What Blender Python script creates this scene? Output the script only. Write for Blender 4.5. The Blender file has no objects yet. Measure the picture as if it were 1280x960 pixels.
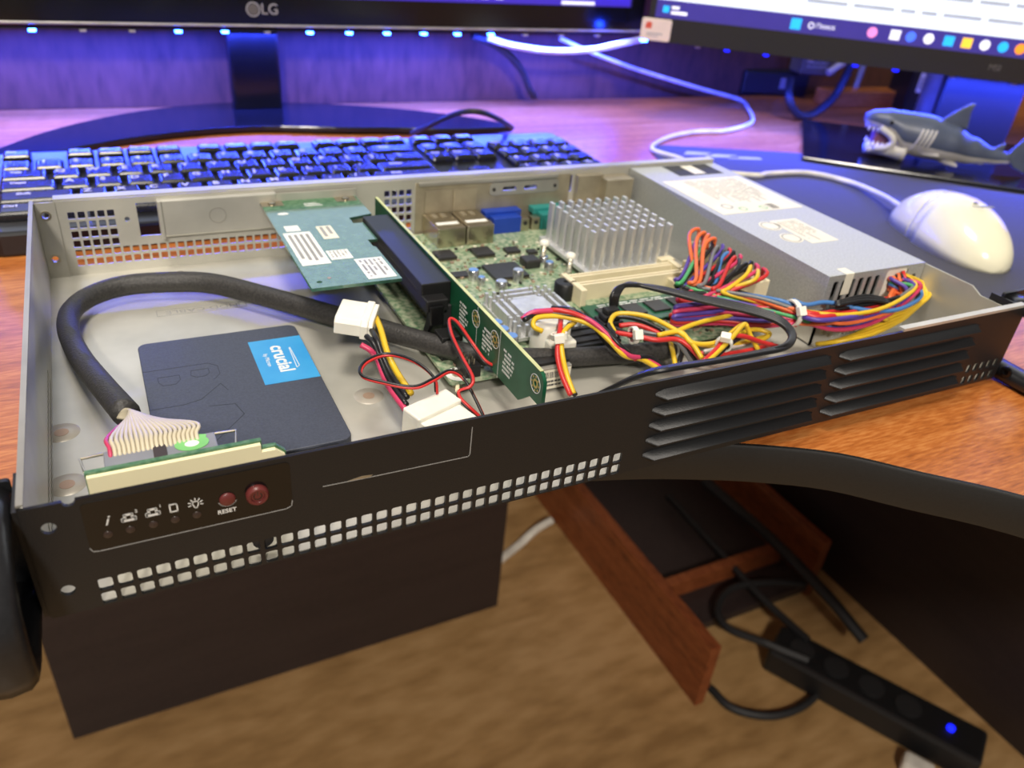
import bpy, bmesh, math, random
from mathutils import Matrix, Vector, Euler
random.seed(7)
S = bpy.context.scene
COL = S.collection
PI = math.pi

# ------------------------------------------------------------------ camera
FPX = 985.18
CAM = Vector((0.03614, -0.19870, 0.19336))
ROWS = ((0.8936517, -0.4404265, 0.0860876), (0.1667827, 0.5040516, 0.8474170), (-0.4166175, -0.7429377, 0.5239021))
RM = Matrix(ROWS).transposed()
cd = bpy.data.cameras.new('camera'); cam = bpy.data.objects.new('camera', cd); COL.objects.link(cam)
cam.matrix_world = Matrix.Translation(CAM) @ RM.to_4x4()
cd.sensor_fit = 'HORIZONTAL'; cd.sensor_width = 36.0; cd.lens = FPX / 1280 * 36.0
cd.clip_start = 0.01; cd.clip_end = 50
cd.dof.use_dof = True; cd.dof.focus_distance = 0.30; cd.dof.aperture_fstop = cd.lens / 2.3
S.camera = cam

# ------------------------------------------------------------------ world, lights, exposure
S.view_settings.view_transform = 'Standard'; S.view_settings.look = 'None'
S.view_settings.gamma = 1.0; S.view_settings.use_curve_mapping = False
S.view_settings.exposure = 0.0
wd = bpy.data.worlds.new('world'); S.world = wd; wd.use_nodes = True
wd.node_tree.nodes['Background'].inputs[0].default_value = (1.0, 0.96, 0.92, 1)
wd.node_tree.nodes['Background'].inputs[1].default_value = 0.21

def area_light(name, loc, target, sx, sy, power, color):
    ld = bpy.data.lights.new(name, 'AREA'); ld.shape = 'RECTANGLE'; ld.size = sx; ld.size_y = sy
    ld.energy = power; ld.color = color
    o = bpy.data.objects.new(name, ld); COL.objects.link(o); o.location = loc
    o.rotation_euler = (Vector(target) - Vector(loc)).to_track_quat('-Z', 'Y').to_euler()
    return o
area_light('ceiling_lamp_over_desk_offscreen', (-0.10, 0.05, 1.85), (0.12, 0.10, 0), 0.6, 0.4, 30, (1.0, 0.92, 0.81))
area_light('ceiling_lamp_room_offscreen', (-0.7, -2.2, 1.85), (0.35, 0.5, -0.7), 0.3, 0.3, 70, (1.0, 0.92, 0.82))
LED_BLUE = (0.03, 0.06, 1.0)

# ------------------------------------------------------------------ pixel rays -> points on real planes
def ray(px, py):
    return RM @ Vector(((px - 640) / FPX, -(py - 480) / FPX, -1.0))
def Z(px, py, z):
    d = ray(px, py); return CAM + d * ((z - CAM.z) / d.z)
def Yp(px, py, y):
    d = ray(px, py); return CAM + d * ((y - CAM.y) / d.y)
def Xp(px, py, x):
    d = ray(px, py); return CAM + d * ((x - CAM.x) / d.x)

# ------------------------------------------------------------------ materials
def lin(c):
    return tuple(((v / 255) / 12.92 if v / 255 <= 0.04045 else ((v / 255 + 0.055) / 1.055) ** 2.4) for v in c)
M = {}
def mat(name, rgb, rough=0.5, metal=0.0, var=0.12, scale=60.0, bump=0.0, spec=0.5, emit=0.0, alpha=1.0, trans=0.0, sss=0.0, coat=0.0, stretch=(1, 1, 1), rgb2=None, coords='Object'):
    m = bpy.data.materials.new(name); m.use_nodes = True
    nt = m.node_tree; n = nt.nodes; b = n['Principled BSDF']
    base = lin(rgb)
    tc = n.new('ShaderNodeTexCoord'); mp = n.new('ShaderNodeMapping'); mp.inputs['Scale'].default_value = stretch
    no = n.new('ShaderNodeTexNoise'); no.inputs['Scale'].default_value = scale; no.inputs['Detail'].default_value = 4
    nt.links.new(tc.outputs[coords], mp.inputs[0]); nt.links.new(mp.outputs[0], no.inputs['Vector'])
    rp = n.new('ShaderNodeValToRGB')
    if rgb2: a, c2 = base, lin(rgb2)
    else:
        a = tuple(v * (1 - var) for v in base); c2 = tuple(min(1, v * (1 + var)) for v in base)
    rp.color_ramp.elements[0].position = 0.35; rp.color_ramp.elements[1].position = 0.65
    rp.color_ramp.elements[0].color = (*a, 1); rp.color_ramp.elements[1].color = (*c2, 1)
    nt.links.new(no.outputs['Fac'], rp.inputs[0]); nt.links.new(rp.outputs[0], b.inputs['Base Color'])
    b.inputs['Roughness'].default_value = rough; b.inputs['Metallic'].default_value = metal
    b.inputs['Specular IOR Level'].default_value = spec
    b.inputs['Coat Weight'].default_value = coat
    if emit:
        b.inputs['Emission Color'].default_value = (*base, 1); b.inputs['Emission Strength'].default_value = emit
    if trans:
        b.inputs['Transmission Weight'].default_value = trans
    if sss:
        b.inputs['Subsurface Weight'].default_value = sss; b.inputs['Subsurface Radius'].default_value = (0.004, 0.003, 0.002)
    if bump:
        bp = n.new('ShaderNodeBump'); bp.inputs['Strength'].default_value = bump; bp.inputs['Distance'].default_value = 0.0004
        nt.links.new(no.outputs['Fac'], bp.inputs['Height']); nt.links.new(bp.outputs[0], b.inputs['Normal'])
    M[name] = m
    return m

def wood(name, c1, c2, c3, rough, scale=1.0, axis=(1.2, 26, 26)):
    m = bpy.data.materials.new(name); m.use_nodes = True; nt = m.node_tree; n = nt.nodes; b = n['Principled BSDF']
    tc = n.new('ShaderNodeTexCoord'); mp = n.new('ShaderNodeMapping'); mp.inputs['Scale'].default_value = [a * scale for a in axis]
    nt.links.new(tc.outputs['Object'], mp.inputs[0])
    n1 = n.new('ShaderNodeTexNoise'); n1.inputs['Scale'].default_value = 2.0; n1.inputs['Detail'].default_value = 3; n1.inputs['Distortion'].default_value = 0.6
    mp2 = n.new('ShaderNodeMapping'); mp2.inputs['Scale'].default_value = [a * scale * 6 * (3.2 if a < 5 else 1) for a in axis]
    nt.links.new(tc.outputs['Object'], mp2.inputs[0])
    n2 = n.new('ShaderNodeTexNoise'); n2.inputs['Scale'].default_value = 2.4; n2.inputs['Detail'].default_value = 4
    nt.links.new(mp.outputs[0], n1.inputs['Vector']); nt.links.new(mp2.outputs[0], n2.inputs['Vector'])
    mx = n.new('ShaderNodeMath'); mx.operation = 'MULTIPLY_ADD'; mx.inputs[1].default_value = 0.45
    nt.links.new(n1.outputs['Fac'], mx.inputs[0]); 
    ml = n.new('ShaderNodeMath'); ml.operation = 'MULTIPLY'; ml.inputs[1].default_value = 0.6
    nt.links.new(n2.outputs['Fac'], ml.inputs[0]); nt.links.new(ml.outputs[0], mx.inputs[2])
    rp = n.new('ShaderNodeValToRGB'); e = rp.color_ramp.elements
    e[0].position = 0.38; e[0].color = (*lin(c1), 1); e[1].position = 0.66; e[1].color = (*lin(c3), 1)
    q = e.new(0.52); q.color = (*lin(c2), 1)
    nt.links.new(mx.outputs[0], rp.inputs[0]); nt.links.new(rp.outputs[0], b.inputs['Base Color'])
    b.inputs['Roughness'].default_value = rough
    bp = n.new('ShaderNodeBump'); bp.inputs['Strength'].default_value = 0.12; bp.inputs['Distance'].default_value = 0.0003
    nt.links.new(n2.outputs['Fac'], bp.inputs['Height']); nt.links.new(bp.outputs[0], b.inputs['Normal'])
    M[name] = m

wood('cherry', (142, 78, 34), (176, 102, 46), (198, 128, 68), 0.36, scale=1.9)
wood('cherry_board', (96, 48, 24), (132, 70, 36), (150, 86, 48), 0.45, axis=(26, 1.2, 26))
wood('back_board', (70, 42, 34), (88, 54, 42), (100, 62, 48), 0.5, axis=(9, 9, 0.8))
wood('dark_brown_wood', (40, 31, 30), (46, 36, 35), (50, 40, 38), 0.5, axis=(3, 3, 26))  # very dark brown wood for the desk panels and the stand base
wood('floor_laminate', (150, 116, 72), (172, 136, 88), (188, 152, 104), 0.42, scale=0.35, axis=(1.0, 9, 9))
mat('edge_black', (24, 24, 24), 0.45, scale=900, bump=0.1)
mat('galvanised', (206, 203, 192), 0.36, 0.45, rgb2=(186, 184, 174), scale=26, bump=0.03)
mat('galvanised_dark', (166, 163, 154), 0.4, 0.5, scale=30)
mat('black_steel', (23, 24, 26), 0.44, scale=1600, bump=0.25, spec=0.5)
mat('black_gloss', (14, 14, 15), 0.16)
mat('handle_black', (30, 30, 32), 0.3, scale=600)
mat('black_plastic', (24, 24, 25), 0.42, scale=300)
mat('black_rubber', (30, 30, 31), 0.6, scale=300)
mat('lcd_bezel', (34, 32, 30), 0.38, scale=500)
mat('sleeve', (40, 39, 38), 0.5, scale=900, bump=0.7, rgb2=(58, 56, 54))
mat('ssd_case', (68, 72, 84), 0.46, 0.2, scale=1200, bump=0.08)
mat('ssd_line', (30, 33, 40), 0.5)
mat('label_blue', (38, 140, 205), 0.4, rgb2=(64, 160, 215), scale=30)
mat('label_white', (236, 236, 230), 0.45, var=0.04)
mat('label_cream', (232, 226, 206), 0.5, var=0.05)
mat('print_dark', (70, 68, 70), 0.6)
mat('print_grey', (150, 150, 148), 0.6)
mat('print_pale', (184, 180, 170), 0.6)
mat('print_white', (226, 226, 222), 0.5, var=0.03)
mat('pcb_green', (44, 96, 62), 0.38, rgb2=(92, 128, 96), scale=420)
mat('pcb_mother', (88, 124, 92), 0.38, rgb2=(172, 178, 150), scale=420)
mat('pcb_dark', (22, 78, 52), 0.32, rgb2=(30, 92, 62), scale=120)
mat('pcb_card', (62, 104, 84), 0.2, rgb2=(84, 124, 102), scale=300, bump=0.2, spec=0.9, coat=0.8)
mat('pcb_edge', (196, 200, 140), 0.5)
mat('chip_black', (44, 43, 42), 0.4, scale=300)
mat('nickel', (190, 180, 158), 0.28, 0.95, scale=80)
mat('tin_plate', (168, 158, 136), 0.38, 0.55, scale=80)
mat('aluminium', (212, 212, 210), 0.34, 0.55, scale=200, stretch=(1, 1, .1))
mat('cap_silver', (205, 205, 205), 0.25, 0.9)
mat('cap_blue', (110, 150, 210), 0.3, 0.3)
mat('vga_blue', (28, 62, 160), 0.4)
mat('serial_teal', (40, 130, 125), 0.4)
mat('cream_plastic', (226, 214, 180), 0.42, var=0.06)
mat('cream_sheet', (252, 242, 200), 0.12, var=0.02, coat=0.6)
mat('nylon', (236, 233, 220), 0.36, var=0.04, sss=0.2)
mat('ribbon_grey', (206, 196, 170), 0.45, var=0.05)
mat('idc_grey', (128, 130, 138), 0.5)
mat('sticker_green', (120, 190, 110), 0.4)
mat('psu_steel', (182, 184, 182), 0.38, 0.4, scale=900, bump=0.015)
mat('psu_dark', (36, 34, 34), 0.6)
for k, c in dict(red=(198, 46, 44), yellow=(222, 184, 44), black=(26, 26, 28), orange=(228, 110, 58), blue=(70, 120, 180), purple=(84, 62, 150), pink=(198, 60, 98), grey=(112, 112, 112), green=(70, 160, 96), white=(226, 222, 214)).items():
    mat('wire_' + k, c, 0.36, var=0.05)
mat('button_red', (98, 42, 40), 0.35)
mat('lens_dim', (58, 46, 42), 0.3)
mat('copper_pad', (176, 150, 130), 0.45, 0.3)
mat('gold_pad', (190, 170, 96), 0.35, 0.4)
mat('key_black', (30, 30, 33), 0.17, var=0.05, scale=500)
mat('keyboard_body', (28, 28, 31), 0.28)
mat('led_on', (24, 60, 255), 0.3, var=0.0, emit=160)
mat('key_legend', (222, 222, 226), 0.4)
mat('led_dim', (20, 30, 255), 0.3, emit=2.5)
mat('led_off', (180, 178, 170), 0.3)
mat('screen_white', (222, 232, 240), 0.3, emit=0.72, var=0.01)
mat('screen_bar', (52, 44, 120), 0.3, emit=0.9, var=0.05)
mat('screen_blue', (56, 40, 160), 0.3, emit=0.9, var=0.1, scale=8)
mat('screen_pale', (176, 196, 226), 0.3, emit=0.9, var=0.04, scale=5)
mat('screen_text', (150, 156, 168), 0.3, emit=0.85)
mat('icon_white', (225, 225, 235), 0.3, emit=0.9)
mat('icon_cyan', (40, 170, 235), 0.3, emit=0.9)
mat('icon_yellow', (240, 190, 60), 0.3, emit=0.9)
mat('icon_orange', (240, 140, 40), 0.3, emit=0.9)
mat('icon_blue', (70, 110, 240), 0.3, emit=0.9)
mat('icon_pink', (220, 130, 190), 0.3, emit=0.9)
mat('logo_silver', (190, 188, 184), 0.35, 0.5)
mat('logo_dim', (96, 92, 88), 0.4)
mat('mouse_white', (232, 228, 200), 0.22, var=0.02, coat=0.3)
mat('mouse_grey', (176, 175, 172), 0.35)
mat('cord_white', (222, 218, 206), 0.4)
mat('pad_fabric', (66, 66, 74), 0.8, scale=900, bump=0.3)
mat('pad_print', (172, 172, 178), 0.7)
mat('shark_back', (72, 80, 98), 0.4)
mat('shark_belly', (190, 186, 178), 0.45)
mat('shark_teeth', (235, 235, 235), 0.35)
mat('shark_mouth', (120, 70, 90), 0.5)
mat('bottle_grey', (140, 142, 150), 0.3)
mat('card_white', (222, 205, 190), 0.5, var=0.03)
mat('card_red', (200, 80, 60), 0.5)
mat('plaster', (170, 158, 150), 0.8)
mat('clear_pad', (176, 170, 158), 0.35, 0.2)

# ------------------------------------------------------------------ mesh builder
class MB:
    def __init__(s): s.v = []; s.f = []; s.mi = []; s.cur = 0
    def add(s, vs, fs):
        o = len(s.v); s.v += [tuple(p) for p in vs]; s.f += [tuple(o + i for i in f) for f in fs]; s.mi += [s.cur] * len(fs)
        return s
    def box(s, x0, y0, z0, x1, y1, z1, mx=None):
        vs = [Vector((x, y, z)) for z in (z0, z1) for y in (y0, y1) for x in (x0, x1)]
        if mx: vs = [mx @ p for p in vs]
        return s.add(vs, [(0, 2, 3, 1), (4, 5, 7, 6), (0, 1, 5, 4), (2, 6, 7, 3), (0, 4, 6, 2), (1, 3, 7, 5)])
    def rings(s, rs, cap=True, closed=True):
        n = len(rs[0]); o = [p for r in rs for p in r]; fs = []
        for i in range(len(rs) - 1):
            for j in range(n if closed else n - 1):
                a = i * n + j; b = i * n + (j + 1) % n
                fs.append((a, b, b + n, a + n))
        if cap: fs.append(tuple(range(n - 1, -1, -1))); fs.append(tuple((len(rs) - 1) * n + j for j in range(n)))
        return s.add(o, fs)
    def lathe(s, prof, mx=None, n=20):
        rs = []
        for r, z in prof:
            ring = [Vector((r * math.cos(2 * PI * k / n), r * math.sin(2 * PI * k / n), z)) for k in range(n)]
            rs.append([mx @ p for p in ring] if mx else ring)
        return s.rings(rs)
    def cyl(s, c, r, h, n=16, mx=None):
        m = Matrix.Translation(c)
        return s.lathe([(r, 0), (r, h)], (mx @ m) if mx else m, n)
    def tube(s, pts, r, n=8, sub=6, sm=True):
        P = smooth(pts, sub) if sm and len(pts) > 2 else [Vector(p) for p in pts]
        rs = []; up = None
        for i, p in enumerate(P):
            t = (P[min(i + 1, len(P) - 1)] - P[max(i - 1, 0)])
            t = t.normalized() if t.length > 1e-9 else Vector((0, 0, 1))
            if up is None: up = t.orthogonal().normalized()
            up = (up - t * up.dot(t)); up = up.normalized() if up.length > 1e-6 else t.orthogonal().normalized()
            w = t.cross(up); rr = r(i / (len(P) - 1)) if callable(r) else r
            rs.append([p + up * (rr * math.cos(2 * PI * k / n)) + w * (rr * math.sin(2 * PI * k / n)) for k in range(n)])
        return s.rings(rs)
    def prism(s, poly, mx, d):
        """polygon in the XY of mx, extruded by d along its Z"""
        n = len(poly)
        vs = [mx @ Vector((x, y, 0)) for x, y in poly] + [mx @ Vector((x, y, d)) for x, y in poly]
        return s.add(vs, [tuple(range(n - 1, -1, -1)), tuple(range(n, 2 * n))] + [(i, (i + 1) % n, n + (i + 1) % n, n + i) for i in range(n)])
    def build(s, name, m, parent=None, bev=0.0, sm=False, seg=2):
        me = bpy.data.meshes.new(name); me.from_pydata(s.v, [], s.f); me.update()
        b = bmesh.new(); b.from_mesh(me); bmesh.ops.recalc_face_normals(b, faces=b.faces); b.to_mesh(me); b.free()
        for mm in (m if isinstance(m, (list, tuple)) else [m]): me.materials.append(M[mm])
        if len(me.materials) > 1: me.polygons.foreach_set('material_index', s.mi)
        return put(name, me, parent, bev, sm, seg)

def put(name, me, parent=None, bev=0.0, sm=False, seg=2):
    o = bpy.data.objects.new(name, me); COL.objects.link(o)
    if parent: o.parent = parent
    if sm:
        me.polygons.foreach_set('use_smooth', [True] * len(me.polygons))
        if sm != 2: me.set_sharp_from_angle(angle=math.radians(45))
    if bev:
        bm_ = o.modifiers.new('bevel', 'BEVEL'); bm_.width = bev; bm_.segments = seg; bm_.limit_method = 'ANGLE'; bm_.angle_limit = math.radians(40)
    return o

def smooth(pts, sub=6):
    P = [Vector(p) for p in pts]; out = []
    for i in range(len(P) - 1):
        p0 = P[i - 1] if i else P[0] * 2 - P[1]; p1, p2 = P[i], P[i + 1]
        p3 = P[i + 2] if i + 2 < len(P) else P[-1] * 2 - P[-2]
        for k in range(sub):
            t = k / sub
            out.append(0.5 * ((2 * p1) + (p2 - p0) * t + (2 * p0 - 5 * p1 + 4 * p2 - p3) * t * t + (3 * p1 - p0 - 3 * p2 + p3) * t ** 3))
    out.append(P[-1]); return out

def thing(name, label, cat, loc=(0, 0, 0), group=None, rot=(0, 0, 0)):
    o = bpy.data.objects.new(name, None); COL.objects.link(o); o.location = loc; o.rotation_euler = rot; o.empty_display_size = 0.01
    return tag(o, label, cat, group)
def tag(o, label, cat, group=None):
    o['label'] = label; o['category'] = cat
    if group: o['group'] = group
    return o
def own_part(o, parent):
    o.parent = parent; o.matrix_parent_inverse = Matrix.LocRotScale(parent.location, parent.rotation_euler, (1, 1, 1)).inverted(); return o
def struct(o): o['kind'] = 'structure'; return o
def frame(o, x, y):
    x = Vector(x).normalized(); z = x.cross(Vector(y)).normalized(); y = z.cross(x)
    return Matrix(((x.x, y.x, z.x, o[0]), (x.y, y.y, z.y, o[1]), (x.z, y.z, z.z, o[2]), (0, 0, 0, 1)))
FLAT = lambda x, y, z: Matrix.Translation((x, y, z))                       # text/plates lying flat, read from the front
FRONT = lambda x, y, z: frame((x, y, z), (1, 0, 0), (0, 0, 1))             # facing -Y

def curve_mesh(cu):
    o = bpy.data.objects.new('tmp', cu); COL.objects.link(o)
    dg = bpy.context.evaluated_depsgraph_get(); dg.update()
    me = bpy.data.meshes.new_from_object(o.evaluated_get(dg))
    bpy.data.objects.remove(o); bpy.data.curves.remove(cu)
    return me
def plate(name, loops, t, mx, m, parent=None, bev=0.0):
    """flat plate with holes: loops[0] the outline, the rest holes (2D), thickness t along +Z of mx"""
    cu = bpy.data.curves.new(name, 'CURVE'); cu.dimensions = '2D'; cu.fill_mode = 'BOTH'; cu.extrude = t / 2
    for lp in loops:
        sp = cu.splines.new('POLY'); sp.points.add(len(lp) - 1); sp.use_cyclic_u = True
        for p, q in zip(sp.points, lp): p.co = (q[0], q[1], 0, 1)
    me = curve_mesh(cu); me.transform(mx @ Matrix.Translation((0, 0, t / 2))); me.name = name
    me.materials.clear(); me.materials.append(M[m])
    return put(name, me, parent, bev)
def rrect(x0, y0, x1, y1, r=0.0, n=3):
    if r <= 0: return [(x0, y0), (x1, y0), (x1, y1), (x0, y1)]
    out = []
    for cx, cy, a in ((x1 - r, y0 + r, -90), (x1 - r, y1 - r, 0), (x0 + r, y1 - r, 90), (x0 + r, y0 + r, 180)):
        for k in range(n + 1):
            b = math.radians(a + 90 * k / n); out.append((cx + r * math.cos(b), cy + r * math.sin(b)))
    return out
def circ(x, y, r, n=14): return [(x + r * math.cos(2 * PI * k / n), y + r * math.sin(2 * PI * k / n)) for k in range(n)]
def text(name, body, size, mx, m, parent=None, ext=0.00006, align='CENTER', weight=0.0, sx=1.0, shear=0.0):
    cu = bpy.data.curves.new(name, 'FONT'); cu.body = body; cu.size = size; cu.align_x = align; cu.align_y = 'CENTER'
    cu.extrude = ext; cu.offset = weight; cu.resolution_u = 3; cu.shear = shear
    me = curve_mesh(cu); me.transform(mx @ Matrix.Diagonal((sx, 1, 1, 1))); me.materials.clear(); me.materials.append(M[m])
    return put(name, me, parent)
def quads(name, rects, mx, m, parent=None, h=0.00008):
    b = MB()
    for x0, y0, x1, y1 in rects: b.box(x0, y0, 0, x1, y1, h, mx)
    return b.build(name, m, parent)
def fine_print(name, mx, w, h, rows, m='print_dark', parent=None, seed=1, fill=0.8, glyph=False):
    rd = random.Random(seed); rs = []; rh = h / rows
    for i in range(rows):
        y = h / 2 - (i + 0.75) * rh; x = -w / 2; end = w / 2 * (2 * rd.uniform(0.6, 1) - 1)
        while x < end:
            l = rd.uniform(0.05, 0.16) * w if not glyph else rh * rd.uniform(.35, .6)
            if not (glyph and rd.random() < .16): rs.append((x, y, min(x + l * fill, w / 2), y + rh * 0.5))
            x += l
    return quads(name, rs, mx, m, parent)

# ================================================================== setting
FZ = -0.753
DZ = -0.003
struct(MB().box(-3, -3, FZ - 0.02, 4, 1.3, FZ).build('floor', 'floor_laminate'))
wallb = struct(MB().box(-1.2, 0.640, -0.06, 2.2, 0.66, 0.75).build('wall_back', 'back_board'))
struct(MB().box(-3, 1.15, FZ, 4, 1.2, 2.0).build('wall_far', 'plaster'))

# ---- desk
desk = thing('desk', 'cherry wood desk with curved black front edge under the open server', 'desk', (0, 0, DZ))
edge = [(0.47, -0.40), (0.445, -0.27), (0.42, -0.175), (0.392, -0.112), (0.3610, -0.0702), (0.3306, -0.0418), (0.3061, -0.0190), (0.2785, -0.0029), (0.252, 0.009), (0.222, 0.02), (0.18, 0.031), (0.12, 0.040), (0.04, 0.044), (-0.06, 0.043), (-0.25, 0.03), (-0.6, 0.0)]
edge = [tuple(p)[:2] for p in smooth([(x, y, 0) for x, y in edge], 4)]
outl = edge + [(-0.6, 0.63), (1.5, 0.63), (1.5, -0.40)]
TOPT = 0.019
MB().prism(outl, Matrix.Translation((0, 0, -TOPT)), TOPT).build('desktop', 'cherry', desk)
eb = MB(); n = len(edge)
vs = []
for i, (x, y) in enumerate(edge):
    a = Vector(edge[max(i - 1, 0)]); b = Vector(edge[min(i + 1, n - 1)]); t = (b - a).normalized(); nn = Vector((t.y, -t.x)) * -1
    if nn.y > 0: nn = -nn
    prof = [(0.0, -TOPT - 0.0005), (0.0018, -TOPT - 0.0005), (0.0022, -TOPT + 0.001), (0.0022, -0.001), (0.0016, 0.0003), (0.0, 0.0003)]
    vs.append([Vector((x + nn.x * d, y + nn.y * d, z)) for d, z in prof])
eb.rings(vs).build('edge_band', 'edge_black', desk, sm=True)
MB().box(-0.118, 0.556, FZ - DZ, 0.4731, 0.574, -TOPT).build('support_panel', 'dark_brown_wood', desk)
MB().box(1.035, -0.35, FZ - DZ, 1.053, 0.62, -TOPT).build('end_panel', 'dark_brown_wood', desk)
MB().box(-0.6, 0.6315, DZ, 0.466, 0.6399, 0.13).build('backing_sheet', 'back_board', wallb)

# ---- low floor stand under the desk
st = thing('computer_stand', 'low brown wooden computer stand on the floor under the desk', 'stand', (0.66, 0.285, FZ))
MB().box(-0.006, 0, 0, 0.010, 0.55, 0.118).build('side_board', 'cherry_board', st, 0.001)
MB().box(0.010, 0.10, 0.012, 0.30, 0.50, 0.028).build('base_board', 'dark_brown_wood', st, 0.001)  # dark brown puts the stand's inner shade into the base colour
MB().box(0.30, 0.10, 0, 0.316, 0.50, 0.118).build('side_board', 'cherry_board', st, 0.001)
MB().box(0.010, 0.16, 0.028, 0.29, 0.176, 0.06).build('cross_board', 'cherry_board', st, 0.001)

ps = thing('power_strip', 'black power strip with a lit blue indicator on the floor', 'power strip', (0.905, 0.145, FZ), rot=(0, 0, math.radians(-62)))
MB().box(-0.19, -0.032, 0, 0.10, 0.032, 0.045).build('housing', 'black_plastic', ps, 0.006)
for k in range(4):
    MB().cyl((-0.15 + k * 0.05, 0, 0.045), 0.018, 0.002, 16).build('socket', 'black_rubber', ps)
MB().cyl((0.055, 0.0, 0.045), 0.005, 0.004, 10).build('indicator', 'led_dim', ps)
pl = thing('power_plug', 'pale grey mains plug beside the power strip', 'plug', (0.868, 0.085, FZ), rot=(0, 0, math.radians(-60)))
MB().box(-0.02, -0.014, 0, 0.02, 0.014, 0.022).build('plug_body', 'cord_white', pl, 0.006)
MB().tube([(0.02, 0, 0.011), (0.06, 0.01, 0.008), (0.12, 0.0, 0.005)], 0.0045).build('plug_cord', 'cord_white', pl, sm=True)
def cable(name, pts, r, m, label, cat='cable', group=None, n=8):
    return tag(MB().tube(pts, r, n).build(name, m, sm=True), label, cat, group)
cable('floor_cable', [Z(835, 620, FZ + .05), Z(900, 690, FZ + .05), Z(950, 745, FZ + .05), Z(1010, 800, FZ + .05)], 0.006, 'black_rubber', 'straight black cable lying over the computer stand')
cable('floor_cable', [Z(1005, 730, FZ + .05), Z(960, 728, FZ + .05), Z(915, 735, FZ + .05), Z(897, 760, FZ + .05), Z(910, 785, FZ + .05), Z(960, 805, FZ + .05), Z(1010, 825, FZ + .05)], 0.006, 'black_rubber', 'black cable bent into a loop inside the computer stand')
cable('floor_cable', [Z(888, 860, FZ + .006), Z(915, 885, FZ + .006), Z(960, 895, FZ + .006), Z(1000, 885, FZ + .006), Z(1030, 860, FZ + .006)], 0.006, 'black_rubber', 'black cable curving over the floor past the end of the stand')
cable('floor_cable', [Z(880, 600, FZ + .12), Z(960, 670, FZ + .10), Z(1030, 740, FZ + .08), Z(1080, 800, FZ + .05)], 0.009, 'black_rubber', 'thick black cable running down to the power strip')
cable('floor_cable', [Z(625, 700, FZ + .006), Z(650, 680, FZ + .006), Z(670, 662, FZ + .02), Z(690, 650, FZ + .03)], 0.007, 'cord_white', 'pale cable on the floor beside the stand', 'cable')

# ================================================================== server chassis
W, D, H = 0.437, 0.249, 0.043
ch = thing('server_chassis', 'open one unit rack server case with black vented front overhanging the desk edge', 'server case', (0, 0, 0))
# front panel
PITCH = 0.005376
holes = []
for i in range(35):
    x = 0.0158 + i * PITCH
    for zc in (0.0086, 0.0029): holes.append(rrect(x - 0.0020, zc - 0.0023, x + 0.0020, zc + 0.0023, 0.0007, 2))
for i in range(5):
    for zc in (0.0105, 0.0036):
        x = 0.4105 + i * 0.0053; holes.append(rrect(x - 0.0016, zc - 0.0024, x + 0.0016, zc + 0.0024, 0.0012, 3))
holes += [circ(0.0057, 0.0338, 0.0020), circ(0.0060, 0.0096, 0.0020)]
FH = 0.0418
outline = [(0, 0.0), (W, 0.0), (W, FH), (0.0135, FH), (0.0134, 0.0410), (0.0128, 0.0402), (0.0118, 0.0400), (0.0108, 0.0403), (0.0103, 0.0410), (0.0102, FH), (0, FH)]
fp = plate('front_panel', [outline] + holes, 0.0012, frame((0, 0.0012, 0), (1, 0, 0), (0, 0, 1)), 'black_steel', ch)
# inner lip (bare steel return of the top edge)
MB().box(0.347, 0.0000, FH, W - 0.001, 0.0032, FH + 0.0014).build('lid_rail', 'galvanised', ch)
def louver(x0, x1, z):
    b = MB(); prof = [(0.0, 0.0024), (-0.0006, 0.0022), (-0.0040, 0.0000), (-0.0040, -0.0007), (0.0, -0.0012)]
    rs = []
    for x, s in ((x0, 0.0), (x0 + 0.0035, 1.0), (x1 - 0.0035, 1.0), (x1, 0.0)):
        rs.append([Vector((x, yy * s - 0.00005, z + (zz if s else zz * 0.5))) for yy, zz in prof])
    b.rings(rs); return b.build('louver', 'black_steel', fp, sm=True)
for k in range(5):
    z = 0.0355 - k * 0.0073
    louver(0.2110, 0.3040, z); louver(0.3090, 0.4035, z)
MB().lathe([(0.0034, 0), (0.0034, 0.0020), (0.0020, 0.0026), (0.0001, 0.0026)], frame((0.0622, 0.0040, 0.0088), (1, 0, 0), (0, 0, 1)), 18).build('hole_plug', 'black_rubber', fp, sm=True)
# control area
CY = -0.00012
def line2(pts, w, mx, m, name, parent, h=0.0001):
    b = MB()
    for (x0, y0), (x1, y1) in zip(pts[:-1], pts[1:]):
        d = Vector((x1 - x0, y1 - y0)); L = d.length
        if L < 1e-9: continue
        nrm = Vector((-d.y, d.x)) / L * w / 2; e = d / L * w * 0.3
        q = [(x0 - e.x + nrm.x, y0 - e.y + nrm.y), (x0 - e.x - nrm.x, y0 - e.y - nrm.y), (x1 + e.x - nrm.x, y1 + e.y - nrm.y), (x1 + e.x + nrm.x, y1 + e.y + nrm.y)]
        b.prism(q, mx, h)
    return b.build(name, m, parent)
FR = FRONT(0, CY, 0)
plate('control_overlay', [rrect(0.0142, 0.0220, 0.0720, 0.0400, 0.0016)], 0.0002, FRONT(0, -0.0000, 0), 'black_gloss', fp)
line2([(0.0142, 0.0236), (0.0148, 0.0222), (0.0165, 0.0219), (0.0700, 0.0217), (0.0716, 0.0224), (0.0720, 0.0245)], 0.00028, FRONT(0, -0.0002, 0), 'print_grey', 'overlay_edge', fp)
FI = FRONT(0, -0.00022, 0)
def at_front(x, z): return FRONT(x, -0.00022, z)
text('info_icon', 'i', 0.0050, at_front(0.0197, 0.0323), 'print_white', fp, shear=0.35)
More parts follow.
